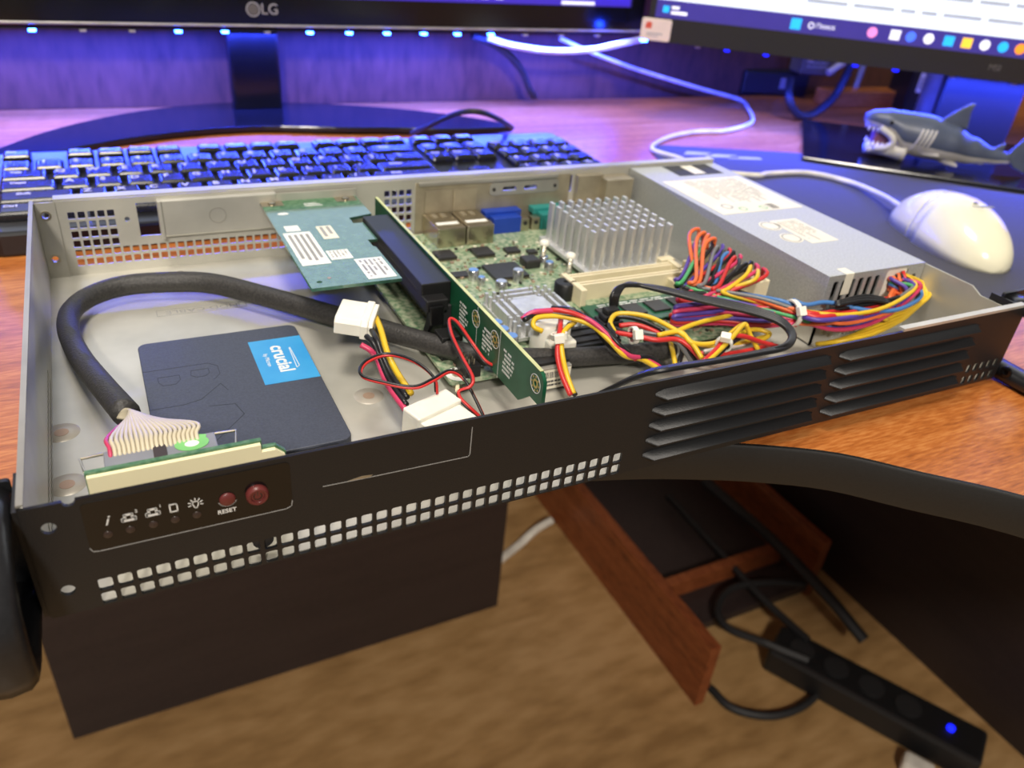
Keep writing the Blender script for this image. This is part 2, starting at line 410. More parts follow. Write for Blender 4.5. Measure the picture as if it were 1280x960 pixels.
for x, nm in ((0.0256, '2'), (0.0320, '1')):
    line2([(x - 0.0017, 0.0309), (x + 0.0017, 0.0309), (x + 0.0017, 0.0317), (x + 0.0010, 0.0317), (x + 0.0010, 0.0330), (x - 0.0010, 0.0330), (x - 0.0010, 0.0317), (x - 0.0017, 0.0317), (x - 0.0017, 0.0309)], 0.0007, FI, 'print_white', 'network_icon', fp)
    text('network_number', nm, 0.0016, at_front(x + 0.0022, 0.0336), 'print_white', fp)
line2([(x + 0.0377, z + 0.0318) for x, z in ((-0.0010, -0.0013), (0.0010, -0.0013), (0.0010, 0.0010), (0.0005, 0.0014), (-0.0010, 0.0014), (-0.0010, -0.0013))], 0.0004, FI, 'print_white', 'disk_icon', fp)
line2([(x + 0.0438, z + 0.0313) for x, z in ((-0.0003, -0.0012), (-0.0009, 0.0005), (-0.0005, 0.0012), (0.0005, 0.0012), (0.0009, 0.0005), (0.0003, -0.0012), (-0.0003, -0.0012))], 0.0003, FI, 'print_white', 'lamp_icon', fp)
for k in range(7):
    a = math.radians(-15 + 35 * k); c_, s_ = math.cos(a), math.sin(a)
    line2([(0.0438 + 0.0014 * c_, 0.0316 + 0.0014 * s_), (0.0438 + 0.0021 * c_, 0.0316 + 0.0021 * s_)], 0.0003, FI, 'print_white', 'lamp_icon_ray', fp)
for x in (0.0195, 0.0254, 0.0316, 0.0376, 0.0437):
    MB().lathe([(0.0013, 0), (0.0012, 0.0002), (0.0001, 0.0005)], at_front(x, 0.0273), 14).build('indicator_lens', 'lens_dim', fp, sm=True)
rb = MB().lathe([(0.0024, 0), (0.0024, 0.0004), (0.0020, 0.0008), (0.0001, 0.0009)], at_front(0.0528, 0.0308), 24).build('reset_button', 'button_red', fp, sm=True)
text('reset_lettering', 'RESET', 0.0021, at_front(0.0523, 0.0262), 'print_white', fp, weight=0.00004)
line2([(0.0528 + 0.0027 * math.cos(math.radians(a)), 0.0308 + 0.0027 * math.sin(math.radians(a))) for a in range(-160, -10, 15)], 0.0003, FI, 'print_grey', 'button_rim', fp)
pb = MB().lathe([(0.0034, 0), (0.0034, 0.0016), (0.0029, 0.0022), (0.0022, 0.0021), (0.0019, 0.0015), (0.0001, 0.0015)], at_front(0.0615, 0.0305), 28).build('power_button', 'button_red', fp, sm=True)
FP2 = FRONT(0.0615, -0.00172, 0.0305)
line2([(0.0012 * math.cos(math.radians(a)), 0.0012 * math.sin(math.radians(a))) for a in range(125, 416, 20)], 0.0003, FP2, 'lens_dim', 'power_symbol', pb)
line2([(0, 0.0003), (0, 0.0016)], 0.0003, FP2, 'lens_dim', 'power_symbol_bar', pb)
# blanked drive slot: thin scored seam
line2([(0.0820, 0.0272), (0.0960, 0.0268), (0.1330, 0.0262), (0.1336, 0.0270), (0.1338, 0.0385)], 0.00032, FRONT(0, 0, 0), 'print_grey', 'slot_seam', fp, 0.00006)
MB().prism([(0.0900, 0.0272), (0.0950, 0.0280), (0.0985, 0.0276), (0.0975, 0.0268)], FRONT(0, 0, 0), 0.0001).build('scratch', 'tin_plate', fp)
# walls, floor pan, rear
side_holes = []
for i in range(26):
    y = 0.030 + i * 0.0040
    for z0 in (0.0020, 0.0066): side_holes.append([(y, z0), (y + 0.0026, z0 + 0.0003), (y + 0.0036, z0 + 0.0036), (y + 0.0010, z0 + 0.0033)])
plate('side_wall', [[(0.0012, 0), (D, 0), (D, .042), (0.0012, .042)]] + side_holes, 0.0004, frame((0.0006, 0, 0), (0, 1, 0), (0, 0, 1)), 'galvanised', ch)
plate('side_wall', [[(0.0012, 0), (D, 0), (D, H - .003), (0.030, H - .003), (0.024, H - .006), (0.0012, H - .006)]], 0.001, frame((W - 0.001, 0, 0), (0, 1, 0), (0, 0, 1)), 'galvanised', ch)
fh = Z(225, 341, 0.001)
plate('floor_pan', [rrect(0.001, 0.0012, W - 0.001, D), circ(fh.x, fh.y, 0.0026)], 0.001, Matrix.Identity(4), 'galvanised', ch)
MB().box(-0.0007, 0.0012, 0.0, -0.0001, D, 0.0418).build('slot_shade_sheet', 'black_steel', ch)  # added black sheet, makes the wall slots read as shaded
MB().box(-0.0006, 0.0012, 0.0420, 0.0012, D, 0.0428).build('side_rail', 'galvanised_dark', ch)
rh = []
for i in range(5):
    for j in range(4):
        x = 0.0168 + i * 0.0046; z = 0.0340 - j * 0.0052
        rh.append(rrect(x - 0.0017, z - 0.0019, x + 0.0017, z + 0.0019, 0.0003, 1))
for i in range(30):
    for j in range(2):
        x = 0.0168 + i * 0.0046; z = 0.0132 - j * 0.0052
        if not (0.150 < x < 0.184): rh.append(rrect(x - 0.0017, z - 0.0019, x + 0.0017, z + 0.0019, 0.0003, 1))
for i in range(4):
    for j in range(6):
        x = 0.1868 + i * 0.0047; z = 0.0340 - j * 0.0053
        rh.append(rrect(x - 0.0017, z - 0.0019, x + 0.0017, z + 0.0019, 0.0003, 1))
rh += [circ(0.0054, 0.0353, 0.0017), circ(0.0052, 0.0116, 0.0017), circ(0.0425, 0.0301, 0.0013)]
rh.append(rrect(0.0478, 0.0200, 0.0580, 0.0385))
rh.append(rrect(0.2645, 0.0310, 0.2740, 0.0340, 0.0008)); rh.append(rrect(0.2800, 0.0310, 0.2895, 0.0340, 0.0008))
rh.append(rrect(0.3150, 0.0270, 0.3170, 0.0385, 0.0008))
rp_ = plate('rear_panel', [[(0.001, 0), (W - 0.001, 0), (W - 0.001, H - .001), (0.001, H - .001)]] + rh, 0.001, frame((0, D, 0), (1, 0, 0), (0, 0, 1)), 'galvanised', ch)
MB().box(0.010, D - 0.0005, H - .001, 0.437, D + 0.006, H).build('rear_lip', 'galvanised', ch)
plate('corner_flange', [rrect(0.0012, 0.001, 0.0105, H - 0.001), circ(0.0054, 0.0353, 0.0017), circ(0.0052, 0.0116, 0.0017)], 0.0010, frame((0, D - 0.0011, 0), (1, 0, 0), (0, 0, 1)), 'galvanised', ch)
for z in (0.0353, 0.0116):
    plate('rivet', [circ(0.0054, z, 0.0026), circ(0.0054, z, 0.0017)], 0.0003, frame((0, D - 0.0021, 0), (1, 0, 0), (0, 0, 1)), 'nickel', ch)
# rear details
MB().box(0.0592, D - 0.0045, 0.0195, 0.1205, D - 0.0012, 0.0405).build('slot_blank', 'galvanised', ch, 0.001)
MB().box(0.0578, D - 0.0060, 0.0190, 0.0600, D - 0.0012, 0.0405).build('slot_blank_fold', 'galvanised', ch, 0.0005)
plate('io_shield', [rrect(0.2050, 0.0010, 0.3150, 0.0395), rrect(0.2645, 0.0310, 0.2740, 0.0340, 0.0008), rrect(0.2800, 0.0310, 0.2895, 0.0340, 0.0008)], 0.0005, frame((0, D - 0.0011, 0), (1, 0, 0), (0, 0, 1)), 'tin_plate', ch)
for x0, x1 in ((0.2110, 0.2285), (0.2300, 0.2465)):
    MB().box(x0, D - 0.0026, 0.0200, x1, D - 0.0016, 0.0345).build('port_cover', 'tin_plate', ch, 0.0004)
plate('port_bracket', [rrect(0.2550, 0.0285, 0.3060, 0.0370, 0.003), rrect(0.2645, 0.0310, 0.2740, 0.0340, 0.0008), rrect(0.2800, 0.0310, 0.2895, 0.0340, 0.0008)], 0.001, frame((0, D - 0.0016, 0), (1, 0, 0), (0, 0, 1)), 'galvanised_dark', ch, 0.0002)
for x in (0.2580, 0.3030):
    MB().lathe([(0.0012, 0), (0.0011, 0.0006), (0.0001, 0.0008)], frame((x, D - 0.0026, 0.0326), (1, 0, 0), (0, 0, 1)), 12).build('bracket_screw', 'psu_dark', ch)
MB().box(0.2070, D - 0.0030, 0.0375, 0.3050, D - 0.0012, 0.0400).build('shield_rib', 'galvanised_dark', ch, 0.0005)
MB().box(0.3190, D - 0.0060, 0.0180, 0.3390, D - 0.0012, 0.0390).build('tall_port_cover', 'tin_plate', ch, 0.0005)
MB().box(0.3370, D - 0.0140, 0.0200, 0.3585, D - 0.0012, 0.0375).build('psu_stop_block', 'tin_plate', ch, 0.0006)
plate('stamped_ring', [circ(0.0880, 0.0300, 0.0046, 22), circ(0.0880, 0.0300, 0.0041, 22)], 0.0002, frame((0, D - 0.0045, 0), (1, 0, 0), (0, 0, 1)), 'galvanised_dark', ch)
# floor pads, stamping
for px, py in ((77, 541), (84, 606), (461, 495)):
    c = Z(px, py, 0.001)
    p_ = MB().lathe([(0.0066, 0), (0.0064, 0.00015), (0.0001, 0.00018)], Matrix.Translation((c.x, c.y, 0.001)), 24).build('floor_pad', 'clear_pad', ch, sm=True)
    MB().cyl((c.x, c.y, 0.00118), 0.0026, 0.0001, 18).build('pad_centre', 'copper_pad', p_)
st_m = frame((0.0690, 0.1905, 0.00102), (-1, 0, 0), (0, -1, 0))
text('stamped_lettering', 'HDD CABLE', 0.0052, st_m, 'print_grey', ch, 0.0001, sx=1.25)
line2([(-0.0215, -0.0032), (0.0215, -0.0032), (0.0215, 0.0032), (-0.0215, 0.0032), (-0.0215, -0.0032)], 0.0003, st_m, 'print_grey', 'stamped_frame', ch, 0.0001)
line2([(-0.019, -0.001), (-0.018, -0.002), (-0.017, -0.001)], 0.0004, st_m, 'print_grey', 'stamped_arrow', ch, 0.0001)
line2([(-0.018, 0.0018), (-0.018, -0.002)], 0.0004, st_m, 'print_grey', 'stamped_arrow', ch, 0.0001)
for x in (0.03, 0.40):
    for y in (0.10, 0.225):
        MB().cyl((x, y, DZ), 0.007, -DZ, 16).build('rubber_foot', 'black_rubber', ch)
# mounting ears and handles
def handle(sgn, x0):
    s_ = sgn
    hx = lambda d: x0 + s_ * d
    b = MB()
    prof_o = [(0.014, 0.0415), (0.004, 0.0430), (-0.008, 0.0415), (-0.018, 0.036), (-0.0245, 0.027), (-0.027, 0.016), (-0.0275, 0.006), (-0.0255, 0.000), (-0.020, -0.0022), (-0.008, -0.0025), (0.006, -0.0020), (0.014, 0.000)]
    prof_i = [(0.012, 0.0330), (0.004, 0.0340), (-0.006, 0.0325), (-0.013, 0.0285), (-0.0175, 0.0225), (-0.019, 0.0155), (-0.019, 0.0105), (-0.018, 0.0075), (-0.014, 0.0062), (-0.006, 0.006), (0.004, 0.006), (0.012, 0.0065)]
    O = [Vector((0, *p)) for p in prof_o]; I = [Vector((0, *p)) for p in prof_i]
    n = len(O); d0, d1 = 0.0016, 0.0165
    rs = []
    for i in range(n):
        ring = []
        o_, i_ = O[i], I[i]
        for a in range(12):
            t = 2 * PI * a / 12; u = (1 - math.cos(t)) / 2
            p = o_.lerp(i_, u); d = (d0 + d1) / 2 + (d1 - d0) / 2 * math.copysign(abs(math.sin(t)) ** 0.6, math.sin(t))
            ring.append(Vector((hx(d), p.y, p.z)))
        rs.append(ring)
    b.rings(rs); h = b.build('handle', 'handle_black', ch, sm=2)
    xs = sorted((hx(0.0002), hx(0.0014)))
    MB().box(xs[0], 0.0015, 0.0, xs[1], 0.020, 0.0405).build('ear_bracket', 'black_steel', ch)
    xs = sorted((hx(0.0018), hx(0.0218)))
    plate('ear_plate', [rrect(xs[0], -0.001, xs[1], 0.0425, 0.001), circ((xs[0] + xs[1]) / 2 + s_ * 0.004, 0.0060, 0.0030), circ((xs[0] + xs[1]) / 2 + s_ * 0.004, 0.0365, 0.0030)], 0.0016, frame((0, 0.0155, 0), (1, 0, 0), (0, 0, 1)), 'black_steel', ch)
    return h
handle(-1, -0.0006); handle(1, W + 0.0006)
MB().lathe([(0.0030, 0), (0.0030, 0.001), (0.0016, 0.0012), (0.0014, 0.0002)], frame((0.4380 + .0006, -0.004, 0.0058), (0, 0, 1), (0, 1, 0)), 16).build('ear_screw', 'black_gloss', ch)

# ================================================================== solid state drive
ssd = thing('solid_state_drive', 'flat dark grey solid state drive with bright blue label on the case floor', 'ssd', (0.0360, 0.0480, 0.001))
body = MB().prism(rrect(0, 0, 0.070, 0.100, 0.004, 4), Matrix.Identity(4), 0.007).build('case', 'ssd_case', ssd, 0.0004)
lb = MB().box(0.0460, 0.0487, 0.007, 0.0697, 0.0877, 0.00712).build('blue_label', 'label_blue', ssd)
tm = frame((0.0573, 0.0690, 0.00713), (0, -1, 0), (1, 0, 0))
text('brand_lettering', 'crucial', 0.0092, tm, 'print_white', lb, 0.00005, weight=0.00022)
text('maker_lettering', 'by Micron', 0.0028, frame((0.0512, 0.0690, 0.00713), (0, -1, 0), (1, 0, 0)), 'print_white', lb, 0.00005)
line2([(-0.0085, 0.0052), (0.0100, 0.0046), (0.0085, 0.0060), (-0.0085, 0.0056)], 0.0003, tm, 'print_white', 'brand_stroke', lb, 0.0001)
SM = Matrix.Translation((0, 0, 0.007))
for k, pts in enumerate([[(0.0, 0.0745), (0.0265, 0.0745), (0.030, 0.071), (0.030, 0.064), (0.027, 0.060)],
        [(0.0055, 0.064), (0.0055, 0.068), (0.014, 0.068), (0.014, 0.064), (0.012, 0.061), (0.007, 0.061), (0.0055, 0.064)],
        [(0.0185, 0.066), (0.019, 0.070), (0.026, 0.070), (0.026, 0.066), (0.024, 0.064), (0.0205, 0.064), (0.0185, 0.066)],
        [(0.0, 0.044), (0.013, 0.044), (0.020, 0.046), (0.029, 0.056), (0.031, 0.050)],
        [(0.022, 0.040), (0.032, 0.0385), (0.034, 0.030)], [(0.034, 0.030), (0.020, 0.014), (0.006, 0.010)]]):
    line2(pts, 0.00028, SM, 'ssd_line', 'engraved_line', ssd, 0.00004)
MB().box(0.036, -0.0008, 0.0012, 0.064, 0.0008, 0.0058).build('power_connector', 'black_plastic', ssd, 0.0003)
MB().box(0.050, -0.006, 0.002, 0.057, -0.0008, 0.0055).build('data_plug', 'print_white', ssd, 0.0004)
cable('drive_cable', [(0.095, 0.0440, 0.006), (0.115, 0.036, 0.012), (0.140, 0.028, 0.014), (0.150, 0.018, 0.006)], 0.0022, 'black_rubber', 'black flat cable from the solid state drive along the front panel')

# ================================================================== front control board + ribbon cable
cb = thing('control_board', 'cream covered front control board on a green circuit board behind the buttons', 'circuit board', (0.0155, 0.0165, 0.001))
MB().prism([(0, 0.004), (0.0590, 0.004), (0.0590, 0.0295), (0.0560, 0.0325), (0.0515, 0.0325), (0.0515, 0.0355), (0, 0.0355)], frame((0, 0.0036, 0), (1, 0, 0), (0, 0, 1)), 0.0016).build('circuit_card', 'pcb_green', cb)
MB().prism([(0.0004, 0.004), (0.0585, 0.004), (0.0585, 0.0290), (0.0555, 0.0318), (0.0510, 0.0318), (0.0510, 0.0347), (0.0004, 0.0347)], frame((0, 0.0020, 0), (1, 0, 0), (0, 0, 1)), 0.0016).build('insulating_sheet', 'cream_sheet', cb)
MB().box(0.006, 0.0, 0.0, 0.010, 0.0036, 0.0045).build('board_post', 'nickel', cb); MB().box(0.048, 0.0, 0.0, 0.052, 0.0036, 0.0045).build('board_post', 'nickel', cb)
sock = MB().box(0.0055, 0.0036, 0.0255, 0.0385, 0.0125, 0.0350).build('ribbon_socket', 'idc_grey', cb, 0.0004)
MB().box(0.0195, 0.0034, 0.0335, 0.0235, 0.0128, 0.0353).build('polarising_key', 'lens_dim', sock, 0.0002)
for x, s_ in ((0.0055, -1), (0.0385, 1)):
    MB().tube([(x, 0.005, 0.0335), (x + s_ * 0.0055, 0.005, 0.0340), (x + s_ * 0.0065, 0.0115, 0.0345), (x, 0.0120, 0.0345)], 0.0005, 6, sm=False).build('wire_latch', 'nickel', cb, sm=True)
gm = frame((0.0310, 0.0080, 0.03505), (1, 0, 0), (0, 1, 0))
gs = MB().prism([(0.0052 * math.cos(a) * (1.35 if abs(math.sin(a)) > .55 and abs(math.cos(a)) > .55 and math.sin(a) > 0 else 1), 0.0038 * math.sin(a) * (1.3 if math.sin(a) > .55 and abs(math.cos(a)) > .5 else 1)) for a in [k * PI / 12 for k in range(24)]], gm, 0.0002).build('green_sticker', 'sticker_green', cb)
MB().prism([(0.0022 * math.cos(k * PI / 8), 0.0016 * math.sin(k * PI / 8)) for k in range(16)], gm @ Matrix.Translation((0, -0.0003, 0.0002)), 0.0001).build('sticker_centre', 'label_white', gs)
rcab = thing('ribbon_cable', 'grey ribbon cable in a thick black sleeve looping round the drive', 'cable', (0, 0, 0))
sl_pts = [(158, 517, .0225), (128, 482, .017), (100, 446, .0115), (86, 415, .0095), (88, 391, .0088), (110, 372, .0085), (150, 358, .0088), (200, 353, .0092), (262, 354, .0095), (330, 370, .0095), (430, 398, .0105), (520, 424, .0125), (600, 444, .0140), (690, 447, .0120), (770, 443, .0100), (840, 436, .0090)]
sl = [Z(*p) for p in sl_pts]
MB().tube(sl, lambda t: 0.0050 - 0.0004 * math.sin(t * 9), 14, 8).build('sleeve', 'sleeve', rcab, sm=2)
s0 = sl[0]; sd = (sl[0] - sl[1]).normalized(); sx_ = sd.cross(Vector((0, 0, 1))).normalized(); su = sx_.cross(sd)
for k in range(20):
    t = k / 19
    end = Vector((0.0155 + 0.0075 + 0.0255 * t, 0.0165 + 0.0090, 0.0355))
    a = PI * (1 - t) ; c0 = s0 - sd * 0.002 + sx_ * (0.0036 * (2 * t - 1)) + su * (0.0020 * math.sin(PI * t) - 0.001)
    up = end + Vector((0, 0.0035, 0.0012)); mid = end + Vector((-0.001 * (1 - t) + 0.0005, 0.0100, 0.0008))
    lo = c0.lerp(mid, 0.45) + Vector((0, 0, 0.0022 * math.sin(PI * t)))
    MB().tube([c0, lo, mid, up, end], 0.00068, 6, 5).build('conductor', 'wire_pink' if k == 0 else 'ribbon_grey', rcab, sm=2)

# ================================================================== motherboard
mb = thing('motherboard', 'green motherboard with finned heatsinks in the middle of the case', 'motherboard', (0, 0, 0.001))
MBZ = 0.0076   # top of board (world)
BZ = MBZ - 0.001
plate('board', [rrect(0.1580, 0.0740, 0.3430, 0.2450, 0.002), circ(0.1640, 0.0800, 0.0018), circ(0.3380, 0.0800, 0.0018)], 0.0016, FLAT(0, 0, BZ - 0.0016), 'pcb_mother', mb)
for x, y in ((0.1640, 0.0800), (0.3380, 0.0800), (0.1640, 0.2390), (0.3380, 0.2390)):
    MB().cyl((x, y, 0.0), 0.0024, BZ - 0.0016, 8).build('standoff', 'nickel', mb)
    MB().lathe([(0.0030, 0), (0.0028, 0.0010), (0.0001, 0.0016)], FLAT(x, y, BZ), 14).build('board_screw', 'nickel', mb, sm=True)
def chip(x0, y0, x1, y1, h=0.0018, m='chip_black', name='chip', legs=True, bev=0.0002):
    o = MB().box(x0, y0, BZ, x1, y1, BZ + h).build(name, m, mb, bev)
    if legs:
        b = MB(); nn = max(3, int((x1 - x0) / 0.0013))
        for i in range(nn):
            x = x0 + (i + 0.5) * (x1 - x0) / nn
            b.box(x - 0.0003, y0 - 0.0012, BZ, x + 0.0003, y0, BZ + h * 0.5); b.box(x - 0.0003, y1, BZ, x + 0.0003, y1 + 0.0012, BZ + h * 0.5)
        b.build('pin_row', 'nickel', o)
    return o
def chip_px(px, py, w, d, h=0.0018, **k):
    c = Z(px, py, MBZ + h); chip(c.x - w / 2, c.y - d / 2, c.x + w / 2, c.y + d / 2, h, **k)
chip_px(556, 317, 0.0115, 0.012, 0.0022); chip_px(603, 313, 0.0120, 0.012, 0.0024); chip_px(640, 311, 0.0090, 0.0075, 0.0020)
o = chip_px(632, 337, 0.0215, 0.0200, 0.0022)
chip_px(575, 342, 0.010, 0.007, 0.0015); chip_px(665, 313, 0.006, 0.005, .002)
chip_px(663, 322, 0.0100, 0.0100, 0.0052, legs=False, name='inductor', m='chip_black', bev=0.001)
def cap(px, py, r, h, m='cap_silver', top='cap_silver', name='capacitor'):
    c = Z(px, py, MBZ + h)
    o = MB().lathe([(r, 0), (r, h * 0.9), (r * 0.88, h), (0.0001, h)], FLAT(c.x, c.y, BZ), 16).build(name, m, mb, sm=True)
    MB().lathe([(r * 0.82, 0), (r * 0.8, 0.0002), (0.0001, 0.0002)], FLAT(c.x, c.y, BZ + h), 16).build('cap_top', top, o, sm=True)
    return o
for px, py, r, h, top in ((592, 337, .0032, .0062, 'cap_blue'), (648, 337, .0033, .0072, 'cap_silver'), (627, 351, .0034, .0050, 'cap_silver'), (687, 327, .0028, .0058, 'cap_blue'), (680, 320, .0028, .0045, 'cap_blue'), (602, 346, .0022, .0052, 'cap_blue'), (621, 402, .0034, .0080, 'cap_blue'), (629, 410, .0034, .0080, 'cap_blue'), (640, 419, .0034, .0080, 'cap_blue')):
    cap(px, py, r, h, top=top)
bz = Z(707, 352, MBZ + 0.0095)
bzo = MB().lathe([(0.0060, 0), (0.0060, 0.0088), (0.0054, 0.0095), (0.0012, 0.0095), (0.0011, 0.0088), (0.0001, 0.0088)], FLAT(bz.x, bz.y, BZ), 28).build('buzzer', 'black_plastic', mb, sm=True)
# large heatsink
hb = MB().box(0.2745, 0.1525, BZ + 0.0030, 0.3355, 0.2110, BZ + 0.0055).build('heatsink', 'aluminium', mb, 0.0003)
MB().box(0.2850, 0.1650, BZ, 0.3250, 0.1990, BZ + 0.0030).build('processor', 'chip_black', mb)
finm = None
for i in range(9):
    for j in range(7):
        x = 0.2782 + i * 0.00665; y = 0.1565 + j * 0.0081
        if finm is None:
            f_ = MB().box(-0.00095, -0.0022, 0, 0.00095, 0.0022, 0.0235).build('fin', 'aluminium', hb); finm = f_.data; f_.location = (x, y, BZ + 0.0055)
        else:
            f_ = bpy.data.objects.new('fin', finm); COL.objects.link(f_); f_.parent = hb; f_.location = (x, y, BZ + 0.0055)
for px, py in ((681, 300), (714, 316)):
    c = Z(px, py, 0.0225)
    o = MB().lathe([(0.0012, 0), (0.0012, 0.0120), (0.0030, 0.0122), (0.0030, 0.0138), (0.0020, 0.0148), (0.0001, 0.0150)], FLAT(c.x, c.y, BZ), 14).build('push_pin', 'nylon', mb, sm=True)
    b = MB(); b.tube([(c.x + 0.0017 * math.cos(k * PI / 4), c.y + 0.0017 * math.sin(k * PI / 4), BZ + 0.0015 + k * 0.0102 / 40) for k in range(41)], 0.0003, 5, 1); b.build('spring', 'nickel', o)
# small heatsink: low fins round a flat centre
hx0, hy0, hx1, hy1 = 0.2010, 0.0950, 0.2380, 0.1350
h2 = MB().box(hx0, hy0, BZ + 0.0024, hx1, hy1, BZ + 0.0045).build('small_heatsink', 'aluminium', mb, 0.0002)
MB().box(hx0 + .006, hy0 + .006, BZ, hx1 - .006, hy1 - .006, BZ + 0.0024).build('chipset', 'chip_black', mb)
MB().box(hx0 + .0105, hy0 + .0115, BZ + .0045, hx1 - .0105, hy1 - .0115, BZ + .0108).build('flat_centre', 'aluminium', h2, 0.0002)
for i in range(9):
    x = hx0 + 0.0012 + i * (hx1 - hx0 - 0.0024) / 8
    for j in range(9):
        y = hy0 + 0.0012 + j * (hy1 - hy0 - 0.0024) / 8
        edgei = i < 3 or i > 5; edgej = j < 3 or j > 5
        if edgei and edgej:
            MB().box(x - .0008, y - .0009, BZ + .0045, x + .0008, y + .0009, BZ + .0108).build('pin_fin', 'aluminium', h2)
    if i in (0, 1, 2, 6, 7, 8):
        MB().box(x - .0008, hy0 + .0125, BZ + .0045, x + .0008, hy1 - .0125, BZ + .0108).build('long_fin', 'aluminium', h2)
        y = hy0 + 0.0012 + i * (hy1 - hy0 - 0.0024) / 8
        MB().box(hx0 + .0115, y - .0009, BZ + .0045, hx1 - .0115, y + .0009, BZ + .0108).build('long_fin', 'aluminium', h2)
# rear ports
for x0, x1 in ((0.2095, 0.2278), (0.2290, 0.2472)):
    pt = MB().box(x0, 0.2200, BZ, x1, 0.2470, 0.0200 - 0.001).build('network_port', 'nickel', mb, 0.0006)
    MB().box(x0 + .002, 0.2260, 0.0190, x1 - .002, 0.2300, 0.01915).build('port_label', 'label_white', pt)
    for k in range(2): MB().box(x0 + .004 + k * .006, 0.2380, 0.0190, x0 + .007 + k * .006, 0.2440, 0.0196).build('spring_tab', 'tin_plate', pt)
def dsub(x0, x1, m, name):
    o = MB().box(x0, 0.2330, BZ, x1, 0.2470, BZ + 0.0105).build(name, m, mb, 0.0005)
    MB().box(x0 - .003, 0.2400, BZ + .0085, x1 + .003, 0.2475, BZ + 0.0125).build('port_flange', m, o, 0.0004)
    for x in (x0 - 0.0035, x1 + 0.0035):
        MB().box(x - .003, 0.2340, BZ, x + .003, 0.2400, BZ + 0.0085).build('mount_bracket', 'nickel', o, 0.0004)
        MB().lathe([(0.0015, 0), (0.0015, 0.0005), (0.0008, 0.0006)], frame((x, 0.2340, BZ + .0055), (1, 0, 0), (0, 0, 1)), 10).build('bracket_hole', 'chip_black', o)
dsub(0.2530, 0.2730, 'vga_blue', 'video_port'); dsub(0.2880, 0.3080, 'serial_teal', 'serial_port')
MB().box(0.3150, 0.2360, BZ, 0.3330, 0.2470, BZ + 0.013).build('usb_port', 'nickel', mb, 0.0005)
# memory sockets: long cream rails with end latches
for k in range(2):
    y = 0.1435 - k * 0.0105
    ms = MB().box(0.2570, y - 0.0022, BZ, 0.3270, y - 0.0006, BZ + 0.0095).box(0.2570, y + 0.0006, BZ, 0.3270, y + 0.0022, BZ + 0.0095).box(0.2570, y - 0.0006, BZ, 0.3270, y + 0.0006, BZ + 0.003).build('memory_socket', 'cream_plastic', mb)
    MB().box(0.2535, y - 0.0100, BZ, 0.2572, y + 0.0030, BZ + 0.0105).build('latch', 'cream_plastic', ms, 0.0005)
    MB().box(0.3268, y - 0.0100, BZ, 0.3305, y + 0.0030, BZ + 0.0105).build('latch', 'cream_plastic', ms, 0.0005)
# small headers and pads
for px, py, w, d, h in ((832, 322, .010, .006, .009), (845, 350, .006, .010, .007)):
    c = Z(px, py, MBZ + h); MB().box(c.x - w / 2, c.y - d / 2, BZ, c.x + w / 2, c.y + d / 2, BZ + h).build('fan_header', 'cream_plastic', mb, 0.0004)
rd = random.Random(3); occ = [(0.2745, 0.1525, 0.3355, 0.211), (hx0, hy0, hx1, hy1), (0.207, 0.218, 0.336, 0.25), (0.252, 0.12, 0.332, 0.148), (.155, .09, .185, .25)]
for nm, mm, cnt, hh in (('tan_components', 'copper_pad', 170, .0010), ('dark_components', 'chip_black', 120, .0012), ('silver_components', 'nickel', 260, .0009), ('pale_components', 'label_cream', 120, .0008)):
    b = MB()
    for k in range(cnt):
        x = rd.uniform(0.162, 0.341); y = rd.uniform(0.078, 0.236)
        if any(a < x < c_ and b_ < y < d_ for a, b_, c_, d_ in occ): continue
        w = rd.uniform(.0004, .0012); d = rd.uniform(.0004, .0009); b.box(x - w, y - d, BZ, x + w, y + d, BZ + hh)
    o = b.build(nm, mm, mb); o['kind'] = 'stuff'
# main power connector (on the board) with its plug
ax0, ay0, ax1, ay1 = 0.3390, 0.0850, 0.3485, 0.1440
MB().box(ax0 - 0.0010, ay0 - 0.002, BZ, ax1 + 0.0010, ay1 + 0.002, BZ + 0.0095).build('power_socket', 'cream_plastic', mb, 0.0005)
MB().box(0.3270, 0.0900, BZ, 0.3380, 0.0980, BZ + 0.0060).build('socket_clip', 'cream_plastic', mb, 0.0005)
# expansion slot below the riser
sl_ = MB().box(0.1705, 0.1080, BZ, 0.1785, 0.2080, BZ + 0.0085).build('expansion_slot', 'black_plastic', mb, 0.0004)
b = MB()
for k in range(34): b.box(0.1695, 0.1100 + k * 0.0029, BZ, 0.1705, 0.1112 + k * 0.0029, BZ + .0020)
b.build('slot_pins', 'nickel', sl_)
MB().box(0.1610, 0.0930, BZ, 0.1700, 0.1030, BZ + 0.012).build('fan_socket', 'black_plastic', mb, 0.0005)
MB().box(0.1655, 0.0750, BZ, 0.1730, 0.0900, BZ + 0.006).build('pin_header', 'black_plastic', mb, 0.0003)
b = MB()
for i in range(2):
    for j in range(6): b.box(0.1672 + i * .0025, 0.0765 + j * .0023, BZ + .006, 0.1678 + i * .0025, 0.0771 + j * .0023, BZ + .009)
b.build('header_pins', 'nickel', mb)
MB().cyl((0.1640, 0.0800, BZ + 0.0001), 0.0058, 0.00012, 22).build('screw_pad', 'label_white', mb)
